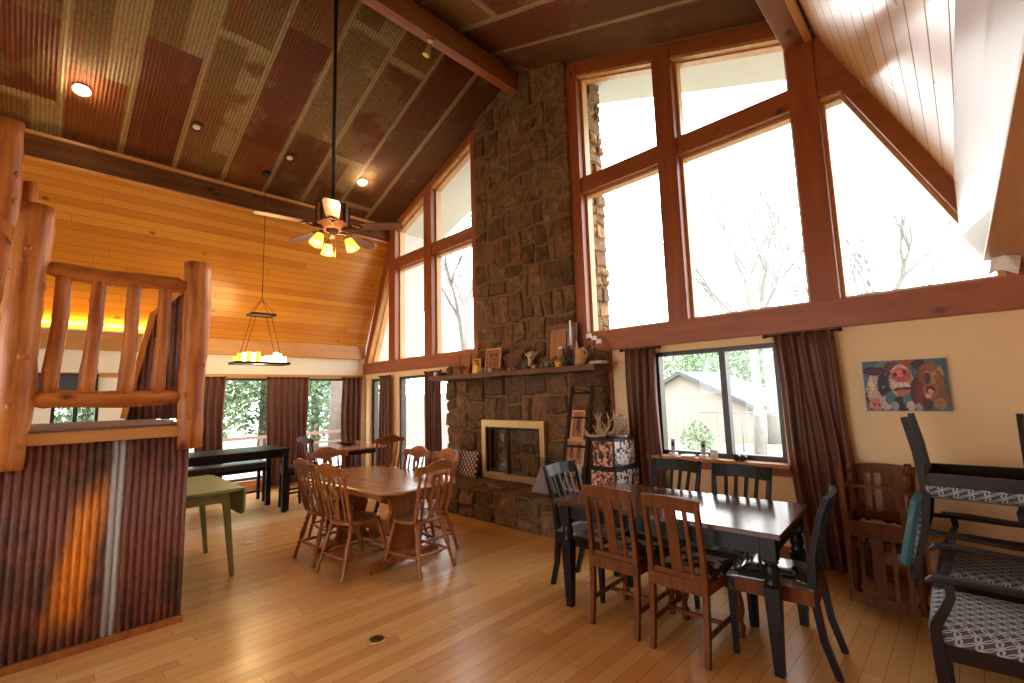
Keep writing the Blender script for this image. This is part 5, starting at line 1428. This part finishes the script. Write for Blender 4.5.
def tree(loc, h, r, label, seed, leafy=False, lean=(0, 0), depth=5, leaf='leaf', R=None, name='tree', n=2600, group='trees outside'):
    t = thing(name, label, 'tree', loc, 0, group); rg = random.Random(seed)
    mb = MB(); p0 = Vector((0, 0, -.1)); p1 = Vector((lean[0], lean[1], h*.38))
    mb.tube([p0, p0.lerp(p1, .5)+Vector((.05, .02, 0)), p1], [r*1.25, r, r*.85], 10)
    for k in range(3):
        a = rg.uniform(0, 6.28); d = Vector((cos(a)*.6, sin(a)*.6, .8)).normalized()
        branches(mb, p1+Vector((0, 0, -.12*k)), d, h*.17, r*.5, depth-1 if not leafy else 2, rg)
    branches(mb, p1, Vector((0, 0, 1)), h*.18, r*.75, depth-1 if not leafy else 2, rg)
    mb.build('trunk', 'bark' if leafy else 'twig', t)
    if leafy:
        R = R or (h*.33, h*.33, h*.36)
        f = MB(); foliage(f, (lean[0], lean[1], h*.60), R, n, seed+1, .11)
        f.build('foliage', leaf, t)
def outside():
    g = MB().box(-60, 40, -30, 70, -.80, -.62).build('ground', 'grass'); struct(g)
    tag(MB().box(-60, 40, 0, 1, -.7, -.69).build('lawn_strip', 'grass'), 'strip of grass outside', 'grass', kind='structure') if False else None
    p = MB().box(-14.5, XL-.17, -8, 12, -.30, -.06).build('patio', 'concrete'); struct(p)
    # patio railing
    t = thing('patio_railing', 'low brown railing at the far edge of the pale patio', 'railing', (-14.3, 0, -.06))
    for i in range(11): MB().box(-.04, .04, -4+1.2*i-.04, -4+1.2*i+.04, 0, .62).build('post', 'deckwood', t)
    MB().box(-.05, .05, -4.1, 8.1, .58, .66).build('top_rail', 'deckwood', t); MB().box(-.03, .03, -4.1, 8.1, .30, .36).build('lower_rail', 'deckwood', t)
    # green trees beyond the left windows
    spots = [(-19, 1.0, 6.4, 'leafy green tree filling the left part of the first left window'), (-20, 4.2, 7.0, 'leafy green tree between the two left windows outside'), (-18.5, 7.6, 6.6, 'leafy green tree seen through the right left hand window'),
             (-23, 2.6, 8.0, 'taller leafy tree farther back behind the patio'), (-22, 6.8, 8.4, 'tall leafy tree standing behind the oak trunk outside'), (-21, 11, 8, 'leafy tree seen past the corner curtain'), (-20, -2.5, 7.5, 'leafy tree hidden mostly by the log post outside')]
    for i, (x, y, h, lab) in enumerate(spots):
        tree((x, y, -.62), h, .16, lab, 50+i, True, leaf='leaf' if i % 2 == 0 else 'leaf_pale', n=9000, R=(h*.32, h*.30, h*.52), group='green trees beyond the patio')
    t = thing('big_tree', 'thick grey tree trunk outside the second left window', 'tree', (-16.2, 7.4, -.62))
    MB().tube([(0, 0, -.1), (.05, 0, 2), (.0, .1, 5.5), (.2, .2, 8)], [.26, .21, .18, .14], 12).build('trunk', 'bark', t)
    # pale board fence seen through the gable's low left window
    t = thing('board_fence', 'pale vertical board fence outside the sliding window left of the fireplace', 'fence', (-13.2, 8.8, -.62))
    mb = MB()
    for i in range(46): mb.box(-3.6+.16*i, -3.6+.16*i+.15, 0, .03, 0, 2.25+.01*(i % 3))
    mb.build('boards', 'siding', t); MB().box(-3.6, 3.8, .03, .08, .5, .6).box(-3.6, 3.8, .03, .08, 1.7, 1.8).build('rail', 'siding', t)
    # shed right
    t = thing('shed', 'pinkish board sided shed with grey gable roof outside the dining window', 'shed', (-8.9, 19.6, -.62))
    P = [(-2.9, 0), (2.6, 0), (2.6, 1.55), (0, 2.85), (-2.9, 1.4)]
    MB().prism(P, 5, None, 0).build('wall', 'siding', t)
    MB().prism([(2.95, 1.30), (0, 2.82), (0, 2.98), (3.0, 1.45)], 5.6, None, -.3).prism([(-3.3, 1.12), (0, 2.82), (0, 2.98), (-3.35, 1.27)], 5.6, None, -.3).build('roof', 'shingle', t)
    mb = MB()
    for i in range(15): mb.box(-2.6+.36*i, -2.57+.36*i, -.015, 0, 0, 1.3)
    mb.build('batten', 'siding', t)
    # wire fence and stone edging
    t = thing('wire_fence', 'grey wire fence crossing the yard behind the dining window', 'fence', (-5.6, 17.0, -.62))
    for i in range(6): MB().tube([(-1.5+1.4*i, 0, 0), (-1.5+1.4*i, 0, 1.35)], .03, 6).build('post', 'greystone', t)
    mb = MB()
    for z in (.1, .5, .9, 1.33): mb.tube([(-1.5, 0, z), (5.6, 0, z)], .004 if z < 1.3 else .025, 4)
    for i in range(24): mb.tube([(-1.5+.3*i, 0, .05), (-1.5+.3*i, 0, 1.3)], .0025, 4)
    mb.build('wire_mesh', 'greystone', t)
    t = thing('stone_edging', 'low grey dry stone wall in the yard behind the dining window', 'stone wall', (-3.1, 10.8, -.62))
    mb = MB(); r = random.Random(31)
    for row in range(3):
        x = -1.6
        while x < 2.4:
            w = r.uniform(.2, .45); mb.box(x, x+w-.02, r.uniform(-.06, 0), .3, row*.19+.0, row*.19+.18, .03); x += w
    mb.build('stones', 'greystone', t)
    # shrub and flower plants
    for i, (x, y, h, m, lab) in enumerate(((-4.45, 10.4, 1.30, 'leaf', 'young leafy shrub in the yard at the foot of the shed'), (-3.0, 10.2, .55, 'leaf_pale', 'low pale green plants before the stone edging'), (-2.1, 9.8, .45, 'leaf', 'low green plants at the right bottom of the dining window'))):
        t = thing('shrub', lab, 'shrub', (x, y, -.62), 0, 'shrubs in the yard')
        MB().tube([(0, 0, 0), (.02, 0, h*.7)], .02, 6).build('stem', 'bark', t)
        f = MB(); foliage(f, (0, 0, h*.72), (.38 if i == 0 else .8, .3, h*.42), 700, 70+i, .045); f.build('foliage', m, t)
    # bare trees of the big windows
    tree((-4.02, 13.0, -.62), 9.5, .11, 'pale bare tree with many twigs in the middle of the tall gable window', 61, depth=6, lean=(.1, 0), group='bare trees outside')
    tree((-4.85, 16.0, -.62), 10, .13, 'bare tree with thick trunk at the right of the dining window', 62, depth=6, group='bare trees outside')
    tree((-5.55, 20.0, -.62), 10, .20, 'bare tree with thick trunk right of the shed', 63, depth=5, group='bare trees outside')
    tree((-1.4, 16.0, -.62), 7.5, .18, 'faint bare tree low in the triangular window', 64, depth=5, group='bare trees outside')
    tree((-9.6, 8.2, -.62), 8.5, .16, 'bare branching tree behind the window left of the chimney', 65, depth=5, lean=(-.5, .2), group='bare trees outside')
    for x, y, lab in ((-9.6, 27, 'soft green leafy tree just behind the shed roof'), (-5.6, 30, 'soft green leafy tree seen between the trunks in the dining window')):
        tree((x, y, -.62), 5.2, .12, lab, int(90-x), True, leaf='leaf', n=7000, R=(3.2, 1.6, 2.5), group='distant trees')
    for i, (x, y) in enumerate(((-13, 34), (-8, 36), (-2, 35), (4, 34), (-18, 34), (-24, 30))):
        tree((x, y, -.62), 6.5, .2, 'pale green tree in the far background hedge line, number %s from the left' % ('one two three four five six'.split()[i]) if False else ['pale tree far behind the shed', 'pale tree far behind the wire fence', 'pale tree far off below the gable window', 'pale tree far off at the right', 'pale tree far off left of the shed', 'pale tree far off behind the board fence'][i], 80+i, True, leaf='leaf_pale', n=6000, R=(4.2, 2, 2.6), group='distant trees')
outside()

# ------------------------------------------------------------------ world, camera
w = bpy.data.worlds.new('overcast sky'); SC.world = w; w.use_nodes = True
nt = w.node_tree; bg = nt.nodes['Background']
tc = nt.nodes.new('ShaderNodeTexCoord'); sp = nt.nodes.new('ShaderNodeSeparateXYZ'); rp = nt.nodes.new('ShaderNodeValToRGB')
nt.links.new(tc.outputs['Generated'], sp.inputs[0]); nt.links.new(sp.outputs[2], rp.inputs[0])
rp.color_ramp.elements[0].position = 0.; rp.color_ramp.elements[0].color = (1, .975, .95, 1)
rp.color_ramp.elements[1].position = .8; rp.color_ramp.elements[1].color = (.96, .98, 1, 1)
nt.links.new(rp.outputs[0], bg.inputs[0]); bg.inputs[1].default_value = 5.0

cam = bpy.data.cameras.new('camera'); co = bpy.data.objects.new('camera', cam); COL.objects.link(co); SC.camera = co
cam.sensor_width = 36; cam.lens = 460.93/1024*36; cam.clip_start = .05; cam.clip_end = 300
R = ((0.71136991, 0.70225498, -0.02812095), (-0.1002527, 0.06178879, -0.99304156), (-0.69563082, 0.70923909, 0.11435764))
m = Matrix(((R[0][0], -R[1][0], -R[2][0]), (R[0][1], -R[1][1], -R[2][1]), (R[0][2], -R[1][2], -R[2][2]))).to_4x4()
m.translation = (0, 0, 1.55)
co.matrix_world = m

SC.view_settings.view_transform = 'Standard'; SC.view_settings.look = 'None'; SC.view_settings.gamma = 1
SC.view_settings.use_curve_mapping = False; SC.view_settings.exposure = .8
SC.cycles.use_denoising = True; SC.cycles.max_bounces = 10; SC.cycles.diffuse_bounces = 5; SC.cycles.transparent_max_bounces = 16
SC.cycles.sample_clamp_indirect = 8
bpy.context.view_layer.update()
